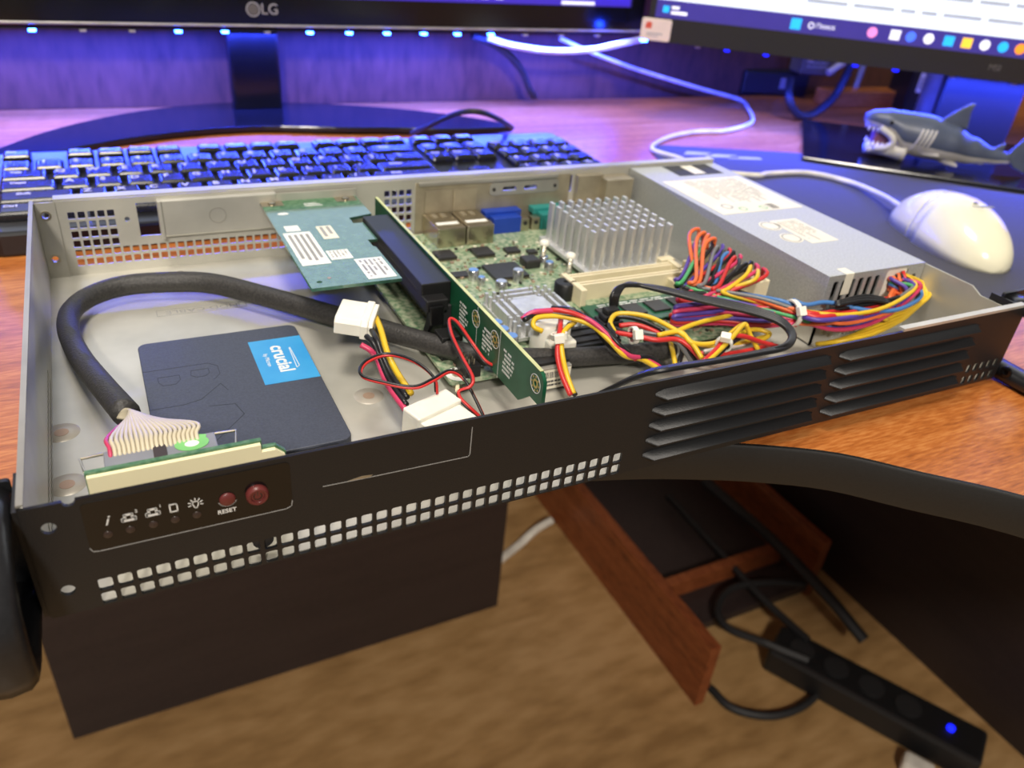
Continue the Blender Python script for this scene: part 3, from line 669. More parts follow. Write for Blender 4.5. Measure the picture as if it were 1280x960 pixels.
# memory module lying in the sockets' front
mm_ = thing('memory_module', 'green memory module with black chips lying beside the cream sockets', 'memory module', (0.2520, 0.0960, MBZ + 0.0016))
MB().box(0, 0, 0, 0.0676, 0.0240, 0.0011).build('module_board', 'pcb_dark', mm_)
for k in range(4): MB().box(0.005 + k * 0.0155, 0.006, 0.0011, 0.016 + k * 0.0155, 0.018, 0.0022).build('memory_chip', 'chip_black', mm_, 0.0002)
fine_print('module_label', Matrix.Translation((0.034, 0.021, 0.0011)), 0.05, 0.004, 2, 'print_white', mm_, 5)

# ================================================================== riser card
rz = thing('riser_card', 'upright dark green riser card with pale edge running from the rear towards the front', 'circuit board', (0.1735, 0, 0.001))
RT = 0.0388
rl = [(0.0215, RT - 0.0035), (0.0235, RT - 0.0006), (0.0255, RT), (0.2300, RT), (0.2300, 0.0165), (0.0400, 0.0165), (0.0310, 0.0240), (0.0225, 0.0240), (0.0215, 0.0255)]
rholes = [circ(0.0275, 0.0320, 0.0011), circ(0.0650, 0.0320, 0.0011), circ(0.0850, 0.0320, 0.0011)]
plate('riser_board', [rl] + rholes, 0.0016, frame((0, 0, 0), (0, 1, 0), (0, 0, 1)) @ Matrix.Translation((0, -0.001, 0)), 'pcb_dark', rz)
MB().box(0.0001, 0.0250, RT - 0.001, 0.0015, 0.2298, RT - 0.0009).build('pale_edge', 'pcb_edge', rz)
MB().box(0.0000, 0.0250, RT - 0.00095, 0.0016, 0.2299, RT - 0.0007).build('pale_edge', 'pcb_edge', rz)
RF = lambda y, z: frame((-0.00005, y, z - 0.001), (0, -1, 0), (0, 0, 1))   # on the face towards -X
for y, z in ((0.0275, 0.0320), (0.0650, 0.0320), (0.0850, 0.0320)):
    plate('ring_pad', [circ(0, 0, 0.0020, 20), circ(0, 0, 0.0011, 12)], 0.00006, RF(y, z), 'gold_pad', rz)
    for q in range(8): plate('via_pad', [circ(.0030 * math.cos(q * PI / 4), .0030 * math.sin(q * PI / 4), 0.0005, 8)], 0.00006, RF(y, z), 'gold_pad', rz)
    plate('ring_print', [circ(0, 0, 0.0041, 24), circ(0, 0, 0.0038, 24)], 0.00008, RF(y, z), 'print_white', rz)
for y, sd_ in ((0.0510, 1), (0.0720, 2), (0.0980, 3)):
    fine_print('silk_print', RF(y, 0.0270) , 0.0100, 0.0120, 6, 'print_white', rz, sd_, 0.6, True)
line2([(-0.0005, -0.012), (-0.0005, 0.011)], 0.0002, RF(0.0595, 0.0275), 'print_white', 'silk_line', rz, 0.00006)
line2([(-0.0005, -0.012), (-0.0005, 0.011)], 0.0002, RF(0.0830, 0.0275), 'print_white', 'silk_line', rz, 0.00006)
# black slot on its left face
slo = MB().box(-0.0150, 0.1140, 0.0255, -0.0001, 0.2060, 0.0365).build('card_slot', 'black_plastic', rz, 0.0005)
MB().box(-0.0152, 0.1190, 0.0298, -0.0149, 0.2010, 0.0318).build('groove_shade', 'psu_dark', slo)  # thin dark strip, the groove's shade put into its colour
lv = MB(); lv.prism([(0, 0.004), (0.004, 0.012), (0.004, 0.0215), (-0.004, 0.0215), (-0.004, 0.0185), (-0.0005, 0.0185), (-0.002, 0.012), (-0.006, 0.004)], frame((-0.0140, 0.1085, 0.0075), (0, -1, 0), (0, 0, 1)), -0.0070)
lv.build('slot_latch', 'black_gloss', rz, 0.0006)
MB().box(-0.0150, 0.1070, 0.0250, -0.0040, 0.1150, 0.0310).build('latch_block', 'black_plastic', rz, 0.0006)
MB().box(-0.0080, 0.1120, 0.0140, -0.0001, 0.2080, 0.0250).build('lower_slot', 'black_rubber', rz, 0.0005)

# ================================================================== network card
nc = thing('expansion_card', 'flat green expansion card with white stickers plugged into the riser', 'circuit board', (0.1110, 0.1280, 0.0336))
plate('card_board', [[(0, 0), (0.0430, 0), (0.0430, 0.0400), (0.0418, 0.0415), (0.0418, 0.0500), (0.0470, 0.0500), (0.0470, 0.0745), (0.0415, 0.0745), (0.0415, 0.0830), (0.0555, 0.0870), (0.0555, 0.1170), (0, 0.1170)], circ(0.005, 0.006, 0.0013)], 0.0016, FLAT(0, 0, 0), 'pcb_card', nc)
MB().box(0, 0.1030, 0.0016, 0.0545, 0.1170, 0.00168).build('reflection_gap', 'pcb_green', nc)  # matt green patch put in where the screen's reflection ends
def sticker(x0, y0, x1, y1, name, rows, seed, m='label_white', fill=.8):
    o = MB().box(x0, y0, 0.0016, x1, y1, 0.00172).build(name, m, nc)
    if rows: fine_print('sticker_print', frame(((x0 + x1) / 2, (y0 + y1) / 2, 0.00173), (0, -1, 0), (1, 0, 0)), (y1 - y0) * .85, (x1 - x0) * .85, rows, 'print_grey', o, seed, fill, rows > 4)
    return o
sticker(0.0020, 0.0255, 0.0160, 0.0680, 'serial_sticker', 4, 11, fill=.95)
sticker(0.0170, 0.0290, 0.0280, 0.0405, 'square_sticker', 5, 12, fill=.6)
sticker(0.0275, 0.0030, 0.0415, 0.0270, 'address_sticker', 5, 13)
sticker(0.0205, 0.0560, 0.0285, 0.0740, 'tan_sticker', 2, 14, 'label_cream', .95)
MB().cyl((0.0105, 0.0092, 0.0016), 0.0009, 0.0001, 12).build('test_pad', 'copper_pad', nc)
MB().prism([(0.0030 * math.cos(k * PI / 8), 0.0018 * math.sin(k * PI / 8)) for k in range(16)], FLAT(0.0085, 0.0965, 0.0016), 0.0001).build('approval_mark', 'print_white', nc)
MB().box(0.0045, 0.0700, 0.0016, 0.0120, 0.0780, 0.0017).build('approval_mark', 'print_white', nc)
fine_print('board_print', FLAT(0.028, 0.108, 0.0017), 0.010, 0.006, 3, 'print_white', nc, 8)
for x in (0.006, 0.048):
    MB().box(x - .006, 0.1090, 0.0016, x + .006, 0.1170, 0.00185).build('mount_pad', 'nickel', nc)
    MB().lathe([(0.0024, 0), (0.0022, 0.0010), (0.0001, 0.0014)], FLAT(x, 0.1130, 0.00185), 12).build('card_screw', 'nickel', nc, sm=True)
MB().box(-0.001, 0.1170, -0.0140, 0.0560, 0.1178, 0.0060).build('card_bracket', 'galvanised', nc)

# ================================================================== drive-power adapters, small modules
def molex(name, origin, xd, yd, label, length=0.018):
    """plug: 21 mm wide along x, height y, wires leave towards +z"""
    m = frame(origin, xd, yd); t = tag(bpy.data.objects.new(name, None), label, 'connector'); COL.objects.link(t); t.matrix_world = m; t.empty_display_size = .01
    poly = [(-0.0105, -0.0035), (0.0105, -0.0035), (0.0105, 0.0020), (0.0088, 0.0042), (-0.0088, 0.0042), (-0.0105, 0.0020)]
    MB().prism(poly, Matrix.Identity(4), length).build('plug_shell', 'nylon', t, 0.0005)
    MB().prism([(x * 1.1, y * 1.15) for x, y in poly], Matrix.Translation((0, 0, length - 0.0055)), 0.0035).build('flange', 'nylon', t, 0.0005)
    return t, m
# connector lying over the black sleeve
a = Z(434, 396, 0.0265); b_ = Z(466, 412, 0.0255)
wd_ = (Z(445, 372, .0265) - Z(424, 422, .0265)).normalized()
zd = (b_ - a); zd = (zd - wd_ * zd.dot(wd_)).normalized(); yd = zd.cross(wd_)
t1, m1 = molex('power_connector_plug', a - zd * 0.004, wd_, yd, 'white four pin power plug resting on the black sleeved cable', 0.017)
a2 = Z(566, 532, 0.0150)
zd2 = Vector((-0.010, 0.0265, 0.002)).normalized(); wd2 = Vector((1, 0.37, 0.0)); wd2 = (wd2 - zd2 * wd2.dot(zd2)).normalized(); yd2 = zd2.cross(wd2)
wv = Vector((0.2, 0.05, 1.0)); wv = (wv - zd2 * wv.dot(zd2)).normalized()
t2, m2 = molex('power_connector_plug', Vector((0.1430, 0.0300, 0.0130)), wd2, yd2, 'white power plug joined end to end just behind the front panel', 0.020)
MB().box(-0.0115, -0.0055, 0.011, 0.0115, 0.0065, 0.021).build('socket_shell', 'nylon', t2, 0.0008)
adapter = thing('power_adapter_lead', 'short lead of yellow, black and red wires between two white power plugs', 'cable', (0, 0, 0.001))
def wire(pts, colour, parent, r=0.0011, name='wire', n=7, sub=6):
    P = [Vector(p) if isinstance(p, Vector) else Z(*p) for p in pts]
    if parent.location.length: P = [p - parent.location for p in P]
    return MB().tube(P, r, n, sub).build(name, 'wire_' + colour, parent, sm=2)
wire([(469, 395, .026), (476, 412, .026), (484, 440, .022), (496, 465, .018), (514, 492, .017)], 'yellow', adapter, 0.0014)
wire([(463, 410, .026), (471, 425, .026), (478, 445, .022), (490, 470, .018), (509, 497, .016)], 'black', adapter, 0.0013)
wire([(458, 420, .026), (467, 430, .025), (475, 448, .021), (487, 476, .017), (508, 506, .015)], 'black', adapter, 0.0013)
wire([(451, 431, .026), (463, 438, .024), (472, 450, .020), (484, 480, .016), (508, 514, .014)], 'pink', adapter, 0.0013)
fan = thing('fan_lead', 'thin twisted red and black fan wire looping between the plugs and the riser', 'cable', (0, 0, 0.001))
p_a = [(545, 490, .021), (541, 470, .027), (516, 450, .030), (483, 442, .030), (456, 452, .029), (451, 468, .028), (478, 477, .027), (516, 483, .026), (540, 474, .027), (562, 463, .026), (580, 474, .022), (593, 497, .018), (604, 520, .014)]
wire(p_a, 'black', fan, 0.00062); wire([(x + 1.6, y + 2.2, z - .0006) for x, y, z in p_a], 'red', fan, 0.00062)
p_b = [(619, 458, .018), (606, 450, .021), (590, 428, .026), (572, 403, .029), (562, 399, .029), (565, 418, .028), (578, 446, .026), (591, 471, .025), (588, 483, .023), (574, 489, .021), (576, 498, .019), (588, 510, .016), (600, 521, .012)]
wire(p_b, 'red', fan, 0.00072); wire([(x - 1.5, y + 1.8, z - .0006) for x, y, z in p_b], 'black', fan, 0.0006)

dm = thing('disk_module', 'small metal disk module with a barcode label beside the riser', 'disk module', (0, 0, 0.001))
c = Z(685, 452, 0.016)
MB().box(c.x - .013, c.y - .002, 0.001, c.x + .012, c.y + .012, 0.0125).build('module_case', 'galvanised_dark', dm, 0.0004)
dl = MB().box(c.x - .006, c.y - .0022, 0.0015, c.x + .0115, c.y - .0019, 0.0115).build('barcode_label', 'label_cream', dm)
quads('barcode', [(-.006 + k * .0009, 0.0008, -.006 + k * .0009 + (.0005 if k % 3 else .0003), .0040) for k in range(14)], frame((c.x + .003, c.y - .0022, 0.0065), (1, 0, 0), (0, 0, 1)), 'print_dark', dl)
fine_print('label_print', frame((c.x + .003, c.y - .0022, 0.0045), (1, 0, 0), (0, 0, 1)), 0.013, 0.004, 2, 'print_dark', dl, 4)
MB().box(c.x - .013, c.y + .0005, 0.0125, c.x + .012, c.y + .011, 0.0140).build('module_socket', 'black_plastic', dm, 0.0003)
# black header/data plugs
dp = thing('data_connector', 'black slotted data connector block between the wires', 'connector', (0.2215, 0.0790, 0.001))
MB().box(0, 0, 0, 0.0300, 0.0190, 0.0110).build('connector_body', 'black_plastic', dp, 0.0005)
for k in range(3): MB().box(0.002, 0.003 + k * .006, 0.0110, 0.026, 0.0055 + k * .006, 0.0118).build('connector_rib', 'black_rubber', dp, 0.0003)
mp_ = thing('power_connector_plug', 'round shouldered white power plug beside the small heatsink', 'connector', (0.2120, 0.0800, 0.001))
MB().lathe([(0.0080, 0.004), (0.0090, 0.006), (0.0090, 0.0200), (0.0082, 0.0225), (0.0072, 0.0235), (0.0001, 0.0235)], Matrix.Translation((0.002, 0.006, 0)) @ Matrix.Diagonal((1.15, 0.8, 1, 1)), 26).build('plug_shell', 'nylon', mp_, sm=True)
MB().box(-0.004, -0.006, 0.004, 0.010, 0.002, 0.0175).build('plug_clip', 'nylon', mp_, 0.001)
bp = thing('black_power_plug', 'black right angled power plug at the end of the flat black leads', 'connector', (0, 0, 0.001))
c = Z(763, 388, 0.022)
MB().box(c.x - .006, c.y - .005, 0.008, c.x + .006, c.y + .005, 0.0165).build('plug_body', 'black_plastic', bp, 0.0007)
MB().box(c.x - .0048, c.y - .0035, 0.0165, c.x + .0048, c.y + .0035, 0.0195).build('plug_collar', 'black_rubber', bp, 0.0007)
MB().box(c.x - .0036, c.y - .0025, 0.0195, c.x + .0042, c.y + .0025, 0.0225).build('strain_relief', 'black_rubber', bp, 0.0007)

# ================================================================== power supply
PX0, PX1, PY0, PY1, PZ1 = 0.3620, 0.4355, 0.0595, 0.2470, 0.0410
psu = thing('power_supply', 'long grey steel power supply with white rating label along the right wall', 'power supply', (PX0, PY0, 0.001))
pw, pd, ph = PX1 - PX0, PY1 - PY0, PZ1 - 0.001
hb_ = MB().box(0, 0.0010, ph - .001, pw, pd, ph).box(0, 0.0010, 0, pw, pd, .001).box(0, 0.0010, .001, .001, pd, ph - .001).box(pw - .001, 0.0010, .001, pw, pd, ph - .001).box(.001, pd - .001, .001, pw - .001, pd, ph - .001)
hb_.build('housing', 'psu_steel', psu)
vs_ = [rrect(0.0045 + k * 0.0062, 0.010, 0.0081 + k * 0.0062, 0.0365, 0.001) for k in range(6)] + [rrect(0.0655, 0.012, 0.0685, 0.034, 0.001)]
plate('vent_panel', [rrect(0, 0, pw, ph, 0.0004)] + vs_ + [rrect(0.0440, 0.014, 0.0610, 0.0385, 0.002)], 0.0010, frame((0, 0.0010, 0), (1, 0, 0), (0, 0, 1)), 'psu_steel', psu)
MB().prism([(0.0445, 0.0145), (0.0605, 0.0145), (0.0605, 0.0382), (0.0445, 0.0382)], FRONT(0, 0.0008, 0), 0.0003).build('cable_grommet', 'nylon', psu)
PT = lambda x, y: Matrix.Translation((x, y, ph))
rl_ = MB().box(0.0050, 0.0920, ph, 0.0700, 0.1560, ph + .0001).build('rating_label', 'label_cream', psu)
RLm = frame((0.0375, 0.1240, ph + .0001), (0, -1, 0), (1, 0, 0))
fine_print('rating_print', RLm @ Matrix.Translation((-.006, .004, 0)), 0.046, 0.044, 16, 'print_pale', rl_, 21, .7, True)
for x, y, r in ((0.020, -0.020, .004), (0.026, -.012, .003), (0.0265, 0.004, .003)):
    plate('approval_ring', [circ(0, 0, r, 18), circ(0, 0, r * .75, 18)], 0.00006, RLm @ Matrix.Translation((x, y, 0)), 'sticker_green' if r < .0035 else 'print_grey', rl_)
quads('barcode', [(-.004 + k * .0012, -.003, -.0034 + k * .0012, .003) for k in range(7)], RLm @ Matrix.Translation((0.026, 0.012, 0)), 'print_dark', rl_)
wl = MB().box(0.0270, 0.0400, ph, 0.0480, 0.0760, ph + .0001).build('warranty_label', 'label_cream', psu)
fine_print('warranty_print', frame((0.0375, 0.0580, ph + .0001), (0, -1, 0), (1, 0, 0)), 0.030, 0.016, 6, 'print_pale', wl, 31, .7, True)
for x, y in ((0.0215, 0.0690), (0.0205, 0.0500)):
    st_ = MB().cyl((x, y, ph), 0.0068, 0.0001, 22).build('round_sticker', 'label_cream', psu)
    plate('sticker_ring', [circ(x, y, .0058, 20), circ(x, y, .0050, 20)], 0.00005, Matrix.Translation((0, 0, ph + .0001)), 'print_grey', st_)
MB().box(0.0260, 0.1640, ph, 0.0640, 0.1860, ph + .0001).build('black_label', 'psu_dark', psu)
MB().box(0.0400, 0.1660, ph + .0001, 0.0500, 0.1840, ph + .0002).build('black_label_patch', 'label_cream', psu)
MB().box(0.0120, 0.0000, ph, 0.0180, 0.0070, ph + .0001).build('seal_tape', 'label_cream', psu); MB().box(0.0120, -0.0001, ph - .012, 0.0180, 0.0000, ph).build('seal_tape', 'label_cream', psu)
MB().box(0.0, -0.012, 0, 0.022, 0.0, 0.0010).build('mount_foot', 'galvanised', psu); MB().box(0.0, -0.0010, 0, 0.022, 0.0, 0.010).build('mount_tab', 'galvanised', psu)
MB().lathe([(0.0025, 0), (0.0023, 0.0010), (0.0001, 0.0014)], frame((0.012, -0.001, 0.006), (1, 0, 0), (0, 0, 1)), 14).build('mount_screw', 'nickel', psu, sm=True)
# bracket in front of the supply
c = Z(1020, 425, 0.004)
brk = thing('mounting_bracket', 'folded steel bracket with screw in front of the power supply', 'bracket', (c.x - .004, c.y, 0.001))
plate('bracket_wall', [rrect(0, 0, 0.036, 0.0130)] + [rrect(0.015 + k * .0028, 0.003, 0.0166 + k * .0028, 0.010) for k in range(7)], 0.001, frame((0, 0.001, 0), (1, 0, 0), (0, 0, 1)), 'galvanised', brk)
MB().box(0, 0, 0, 0.0012, 0.016, 0.0130).build('bracket_side', 'galvanised', brk); MB().box(0, 0, 0, 0.036, 0.016, 0.0008).build('bracket_base', 'galvanised', brk)
MB().lathe([(0.0026, 0), (0.0024, 0.0012), (0.0001, 0.0017)], frame((0.008, 0, 0.0085), (1, 0, 0), (0, 0, 1)), 14).build('bracket_screw', 'nickel', brk, sm=True)
# main plug
plug = MB().box(ax0 - PX0, ay0 - PY0, BZ + 0.0096, ax1 - PX0, ay1 - PY0, 0.0285).build('main_plug', 'cream_plastic', psu, 0.0006)
MB().box(ax0 - 0.010 - PX0, ay0 + 0.002 - PY0, BZ + 0.001, ax0 - .0005 - PX0, ay0 + .012 - PY0, BZ + 0.0110).build('plug_latch', 'cream_plastic', psu, 0.0006)
loc = psu.location
cols = ['orange', 'orange', 'orange', 'orange', 'grey', 'black', 'blue', 'red', 'black', 'black', 'yellow', 'yellow']
ys = [ay1 - 0.003 - k * 0.0047 for k in range(12)]
TIE = Z(990, 390, 0.024)
rd = random.Random(9)
ex = Vector((PX0 + 0.0525, PY0 - 0.0005, 0.0320))
for k in range(12):
    for side in (0, 1):
        colr = cols[k] if side == 0 else ['purple', 'blue', 'black', 'red', 'purple', 'red', 'black', 'pink', 'red', 'black', 'pink', 'red'][k]
        if k in (1,) and side == 1: colr = 'green'
        if k in (3, 8) and side == 1: continue
        x = ax0 + 0.0025 + side * 0.0045
        top = Vector((x, ys[k], 0.0287))
        px_u = 866 + 44 * (k / 11) - (16 + 40 * (k / 11) if side else 0) - rd.uniform(0, 8); py_u = 346 + 44 * (k / 11) + rd.uniform(-3, 3) if side else 350 + 14 * (k / 11)
        zt = 0.0255 - 0.010 * (k / 11) * side + (0.0014 * ((k * 5) % 3 - 1))
        u0 = Z(px_u + 6, py_u - 3, zt + 0.0015); u1 = Z(px_u - 3, py_u + 2, zt); u2 = Z(px_u + 8, py_u + 6, zt - 0.0012)
        lift = 0.0035 if k < 4 and side == 0 else 0.0
        h1 = top + Vector((-0.001 - side * .001, -0.001 * (k % 2), 0.0060 + side * .0005 + lift)); h2 = top + Vector((-0.009 - lift * .4, -0.004 - .002 * (k % 3), 0.0045 + lift * .7))
        off = Vector((rd.uniform(-.001, .001), rd.uniform(-.0045, .0045), rd.uniform(-.005, .004)))
        t_ = TIE + off
        off2 = Vector((0, rd.uniform(-.005, .005), rd.uniform(-.006, .005)))
        e0 = Z(1040, 398, 0.022) + off2; e1 = Z(1095, 388, 0.025) + off2 * 0.9
        e2 = ex + Vector((rd.uniform(-.006, .006), -0.012, rd.uniform(-.006, .002))); e3 = ex + Vector((rd.uniform(-.006, .006), 0, rd.uniform(-.008, .006)))
        mid = u2.lerp(t_, 0.55) + Vector((0, 0, rd.uniform(-.001, .002)))
        wire([top, h1, h2, u0, u1, u2, mid, t_, e0, e1, e2, e3], colr, psu, 0.00115, n=6, sub=5)
# distinct outer wires at the supply outlet
wire([TIE + Vector((0, .002, .006)), Z(1008, 381, .029), Z(1035, 378, .029), Z(1085, 388, .027), Z(1125, 386, .027), Z(1152, 368, .028), ex + Vector((.006, -.001, .003))], 'blue', psu, 0.0012)
for k in range(5):
    o_ = rd.uniform(-2, 2)
    wire([ex + Vector((.004, 0, .004 - k * .002)), Z(1150, 352 + k * 3, .030 - .001 * k), Z(1163 - k * 5, 366 + k * 4, .026 - .0016 * k), Z(1146 - 4 * k, 382 + k * 4, .021 - .001 * k), Z(1110 - k * 5, 394 + k * 6, .018 - .001 * k), Z(1078 - k * 6, 414 + k * 3, .012), Z(1040 - k * 5, 430, .006)], 'yellow', psu, 0.00125)
for k in range(4):
    wire([ex + Vector((-.006 + k * .001, 0, .003)), Z(1118 + k * 3, 358, .030), Z(1112 + k * 2, 372, .028 - k * .001), Z(1120 + k * 3, 380, .024)], 'orange', psu, 0.0012)
    wire([ex + Vector((.001 + k * .0012, 0, .003)), Z(1130 + k * 3, 352, .031), Z(1133 + k * 3, 368, .030), Z(1126 + k * 3, 382, .026)], 'grey', psu, 0.0012)
for k in range(3):
    wire([TIE + Vector((0, .001 * k, .003 - k * .002)), Z(1020, 392 + 4 * k, .026), Z(1060, 385 + 6 * k, .026), Z(1095, 376 + 7 * k, .027 - k * .001), Z(1115, 372 + 8 * k, .026)], ('red', 'red', 'purple')[k], psu, 0.00125)
    wire([Z(1045, 378 + k * 2, .030), Z(1080, 370 + k * 3, .031), Z(1105, 374 + 2 * k, .030), Z(1118, 382 + k, .027)], 'black', psu, 0.0011)
wire([Z(1020, 400, .024), Z(1060, 395, .024), Z(1085, 393, .024), Z(1110, 400, .020)], 'yellow', psu, 0.0012)
# pink / purple / red folded loops
for k, (colr, py) in enumerate((('purple', 383), ('pink', 389), ('purple', 395), ('red', 399), ('pink', 402), ('red', 393))):
    zz = 0.0225 - 0.0022 * k
    wire([Z(905, py - 6, zz + .002), Z(870, py - 3, zz + .001), Z(846 - k, py, zz), Z(851 - k, py + 4, zz - .002), Z(900, py + 2, zz - .001), Z(950, py + 6, zz), TIE + Vector((0, -.001 * k, -.002 - .0006 * k))], colr, psu, 0.0012)
for k, (colr, py) in enumerate((('black', 356), ('black', 362), ('black', 366), ('blue', 368), ('red', 374))):
    zz = 0.0255 - 0.001 * k
    wire([Z(900, py - 5, zz), Z(866, py - 4, zz), Z(851, py - 1, zz), Z(860, py + 4, zz - .001), Z(905, py + 5, zz), Z(950, py + 16, zz), TIE + Vector((0, .003 - .0012 * k, .004 - .001 * k))], colr, psu, 0.0012)
# flat black leads: from the black plug round a big loop and along the front panel
for k in range(4):
    q = k * 2.3; zq = -0.0006 * k
    wire([Z(764 + k * 2, 383, .0225), Z(766 + k * 2.5, 368 - q * .2, .029), Z(780 + k * 2, 357 - q * .3, .031), Z(820, 359 + q * .4, .030), Z(870, 370 + q * .7, .029), Z(930, 382 + q, .028), Z(972, 396 + q, .027), Z(992 - q * .6, 416 + q * .5, .025), Z(984 - q * .8, 434 - q * .2, .024 + .0004 * k), Z(945, 443 - q * .3, .026 + zq), Z(890, 453 - q * .3, .028 + zq), Z(835, 462 - q * .4, .029 + zq), Z(800, 470 - q * .2, .024), Z(765, 485, .014), Z(735, 500, .004)], 'black', psu, 0.00125)
# lower yellow / red / black runs
runs = [
 ('yellow', [(768, 415, .020), (763, 402, .022), (774, 392, .024), (810, 396, .025), (843, 412, .024), (863, 427, .022), (878, 449, .016)]),
 ('yellow', [(822, 419, .023), (850, 415, .024), (864, 428, .022), (886, 430, .020), (905, 423, .020), (929, 406, .024), (939, 421, .018), (948, 438, .012)]),
 ('yellow', [(884, 452, .018), (900, 437, .020), (914, 423, .023), (929, 406, .025), (934, 408, .024)]),
 ('yellow', [(835, 420, .018), (860, 408, .019), (890, 399, .019), (925, 394, .018), (960, 398, .018)]),
 ('yellow', [(905, 425, .014), (940, 412, .016), (962, 417, .015), (950, 425, .013), (935, 424, .012)]),
 ('yellow', [(870, 430, .012), (900, 434, .013), (930, 428, .013), (960, 420, .013)]),
 ('red', [(770, 416, .021), (795, 420, .022), (820, 425, .022), (845, 424, .022), (860, 432, .020), (877, 450, .014)]),
 ('red', [(774, 407, .021), (795, 406, .022), (820, 415, .021), (832, 424, .019)]),
 ('red', [(879, 452, .018), (895, 437, .020), (909, 422, .022), (928, 420, .022), (950, 427, .018), (975, 434, .013)]),
 ('red', [(860, 440, .010), (900, 443, .011), (940, 437, .011), (965, 430, .011)]),
 ('black', [(772, 422, .020), (762, 408, .021), (770, 396, .0225), (800, 400, .023), (830, 414, .022)]),
 ('black', [(768, 410, .020), (785, 417, .021), (820, 421, .021), (848, 424, .020), (862, 440, .016), (870, 452, .011)]),
 ('grey', [(790, 413, .020), (815, 418, .021), (845, 427, .020), (858, 442, .015), (864, 452, .011)]),
 ('black', [(890, 450, .016), (910, 432, .020), (925, 422, .020)]),
 ('white', [(880, 440, .012), (905, 435, .013), (930, 430, .012)]),
 ('black', [(655, 400, .030), (675, 391, .031), (705, 393, .031), (735, 399, .030), (757, 413, .027), (775, 432, .022), (793, 446, .016), (812, 447, .014), (830, 458, .010)]),
 ('pink', [(652, 399, .029), (668, 390, .032), (700, 389, .032), (725, 395, .031), (745, 406, .029), (765, 424, .024), (785, 444, .018), (805, 448, .014), (826, 458, .010)]),
 ('red', [(668, 389, .030), (700, 388, .033), (728, 396, .031), (752, 412, .027), (772, 435, .021), (795, 449, .015)]),
 ('yellow', [(678, 414, .026), (667, 408, .028), (672, 397, .030), (705, 396, .030), (738, 406, .028), (760, 424, .024), (780, 444, .018), (802, 449, .014), (822, 460, .010)]),
 ('black', [(690, 385, .028), (715, 388, .030), (738, 402, .026), (755, 425, .020), (775, 443, .015), (800, 452, .011)]),
 ('red', [(701, 399, .027), (700, 412, .026), (698, 425, .024), (697, 445, .020), (702, 468, .015), (713, 494, .010)]),
 ('yellow', [(719, 402, .026), (707, 412, .026), (702, 425, .024), (703, 445, .020), (709, 470, .014), (717, 492, .010)]),
 ('black', [(712, 405, .025), (705, 416, .024), (700, 428, .022), (701, 448, .018), (708, 474, .012), (719, 494, .009)]),
 ('yellow', [(838, 428, .014), (841, 440, .013), (844, 456, .010)]),
 ('black', [(850, 428, .014), (853, 438, .013), (848, 456, .010)]),
]
for colr, pts in runs: wire(pts, colr, psu, 0.00125)

# cable ties
def tie(px, py, z, axis, r, label, sq=0.0025):
    c = Z(px, py, z); a = Vector(axis).normalized(); u = a.orthogonal().normalized(); v = a.cross(u)
    t = thing('cable_tie', label, 'cable tie', c, 'white cable ties')
    b = MB(); rs = []
    N = 20
    for i in range(N):
        th = 2 * PI * i / N; d = u * math.cos(th) + v * math.sin(th)
        rs.append([d * (r) + a * -.0013, d * (r + .0009) + a * -.0013, d * (r + .0009) + a * .0013, d * r + a * .0013])
    rs.append(rs[0]); b.rings(rs, cap=False); b.build('strap', 'nylon', t, sm=True)
    w = (CAM - c).normalized(); w = (w - a * w.dot(a)).normalized()
    MB().box(-.0021, -.0024, -.0017, .0021, .0024, .0017, frame(w * (r + .0012), a, w.cross(a))).build('tie_head', 'nylon', t, 0.0004)
    return t
tie(990, 391, .024, (1, -.1, 0.05), 0.0062, 'white cable tie round the thick wire bundle in front of the power supply')
tie(699, 420, .025, (0.1, -.3, -1), 0.0030, 'white cable tie round the red and yellow wires below the round white plug')
tie(792, 419, .022, (1, -.15, 0), 0.0034, 'white cable tie round red and black wires below the yellow loop')
tie(905, 430, .021, (.7, .7, 0.3), 0.0032, 'white cable tie at the crossing of the red and yellow wires')

# ================================================================== keyboard
kb = thing('keyboard', 'black keyboard lit blue behind the server', 'keyboard', (-0.030, 0.291, DZ), rot=(math.radians(1.5), 0, 0))
KW, KD = 0.436, 0.143
MB().prism(rrect(0, 0, KW, KD, 0.008, 3), Matrix.Identity(4), 0.0145).build('keyboard_case', 'keyboard_body', kb, 0.002)
U_ = 0.0188
keym = {}
def key(x, y, w, d, leg, glow=False):
    kk = (round(w, 4), round(d, 4))
    if kk not in keym:
        b = MB(); a, c_ = w / 2 - .0009, d / 2 - .0009
        b.rings([[Vector((sx * (a - i), sy * (c_ - i) , z)) for sx, sy in ((-1, -1), (1, -1), (1, 1), (-1, 1))] for i, z in ((0, 0), (.0004, .0035), (.0022, .0052))])
        o = b.build('key', 'key_black', kb, 0.0006); keym[kk] = o.data
    else:
        o = bpy.data.objects.new('key', keym[kk]); COL.objects.link(o); o.parent = kb
        bm_ = o.modifiers.new('bevel', 'BEVEL'); bm_.width = .0006; bm_.segments = 2; bm_.limit_method = 'ANGLE'
    o.location = (x + w / 2, y + d / 2, 0.0143)
    if leg: text('legend', leg, 0.0074 if len(leg) < 2 else 0.0044, FLAT(-w * .16, d * .12, 0.0054), 'key_legend', o, 0.00005, weight=0.0001)
    return o
x0 = 0.006; y_top = KD - 0.0075
def row(y, d, items):
    x = x0
    for it in items:
        if isinstance(it, (int, float)): x += it * U_; continue
        leg, w = it[0], it[1]; key(x, y, w * U_, d, leg, len(it) > 2); x += w * U_
num = 0.25
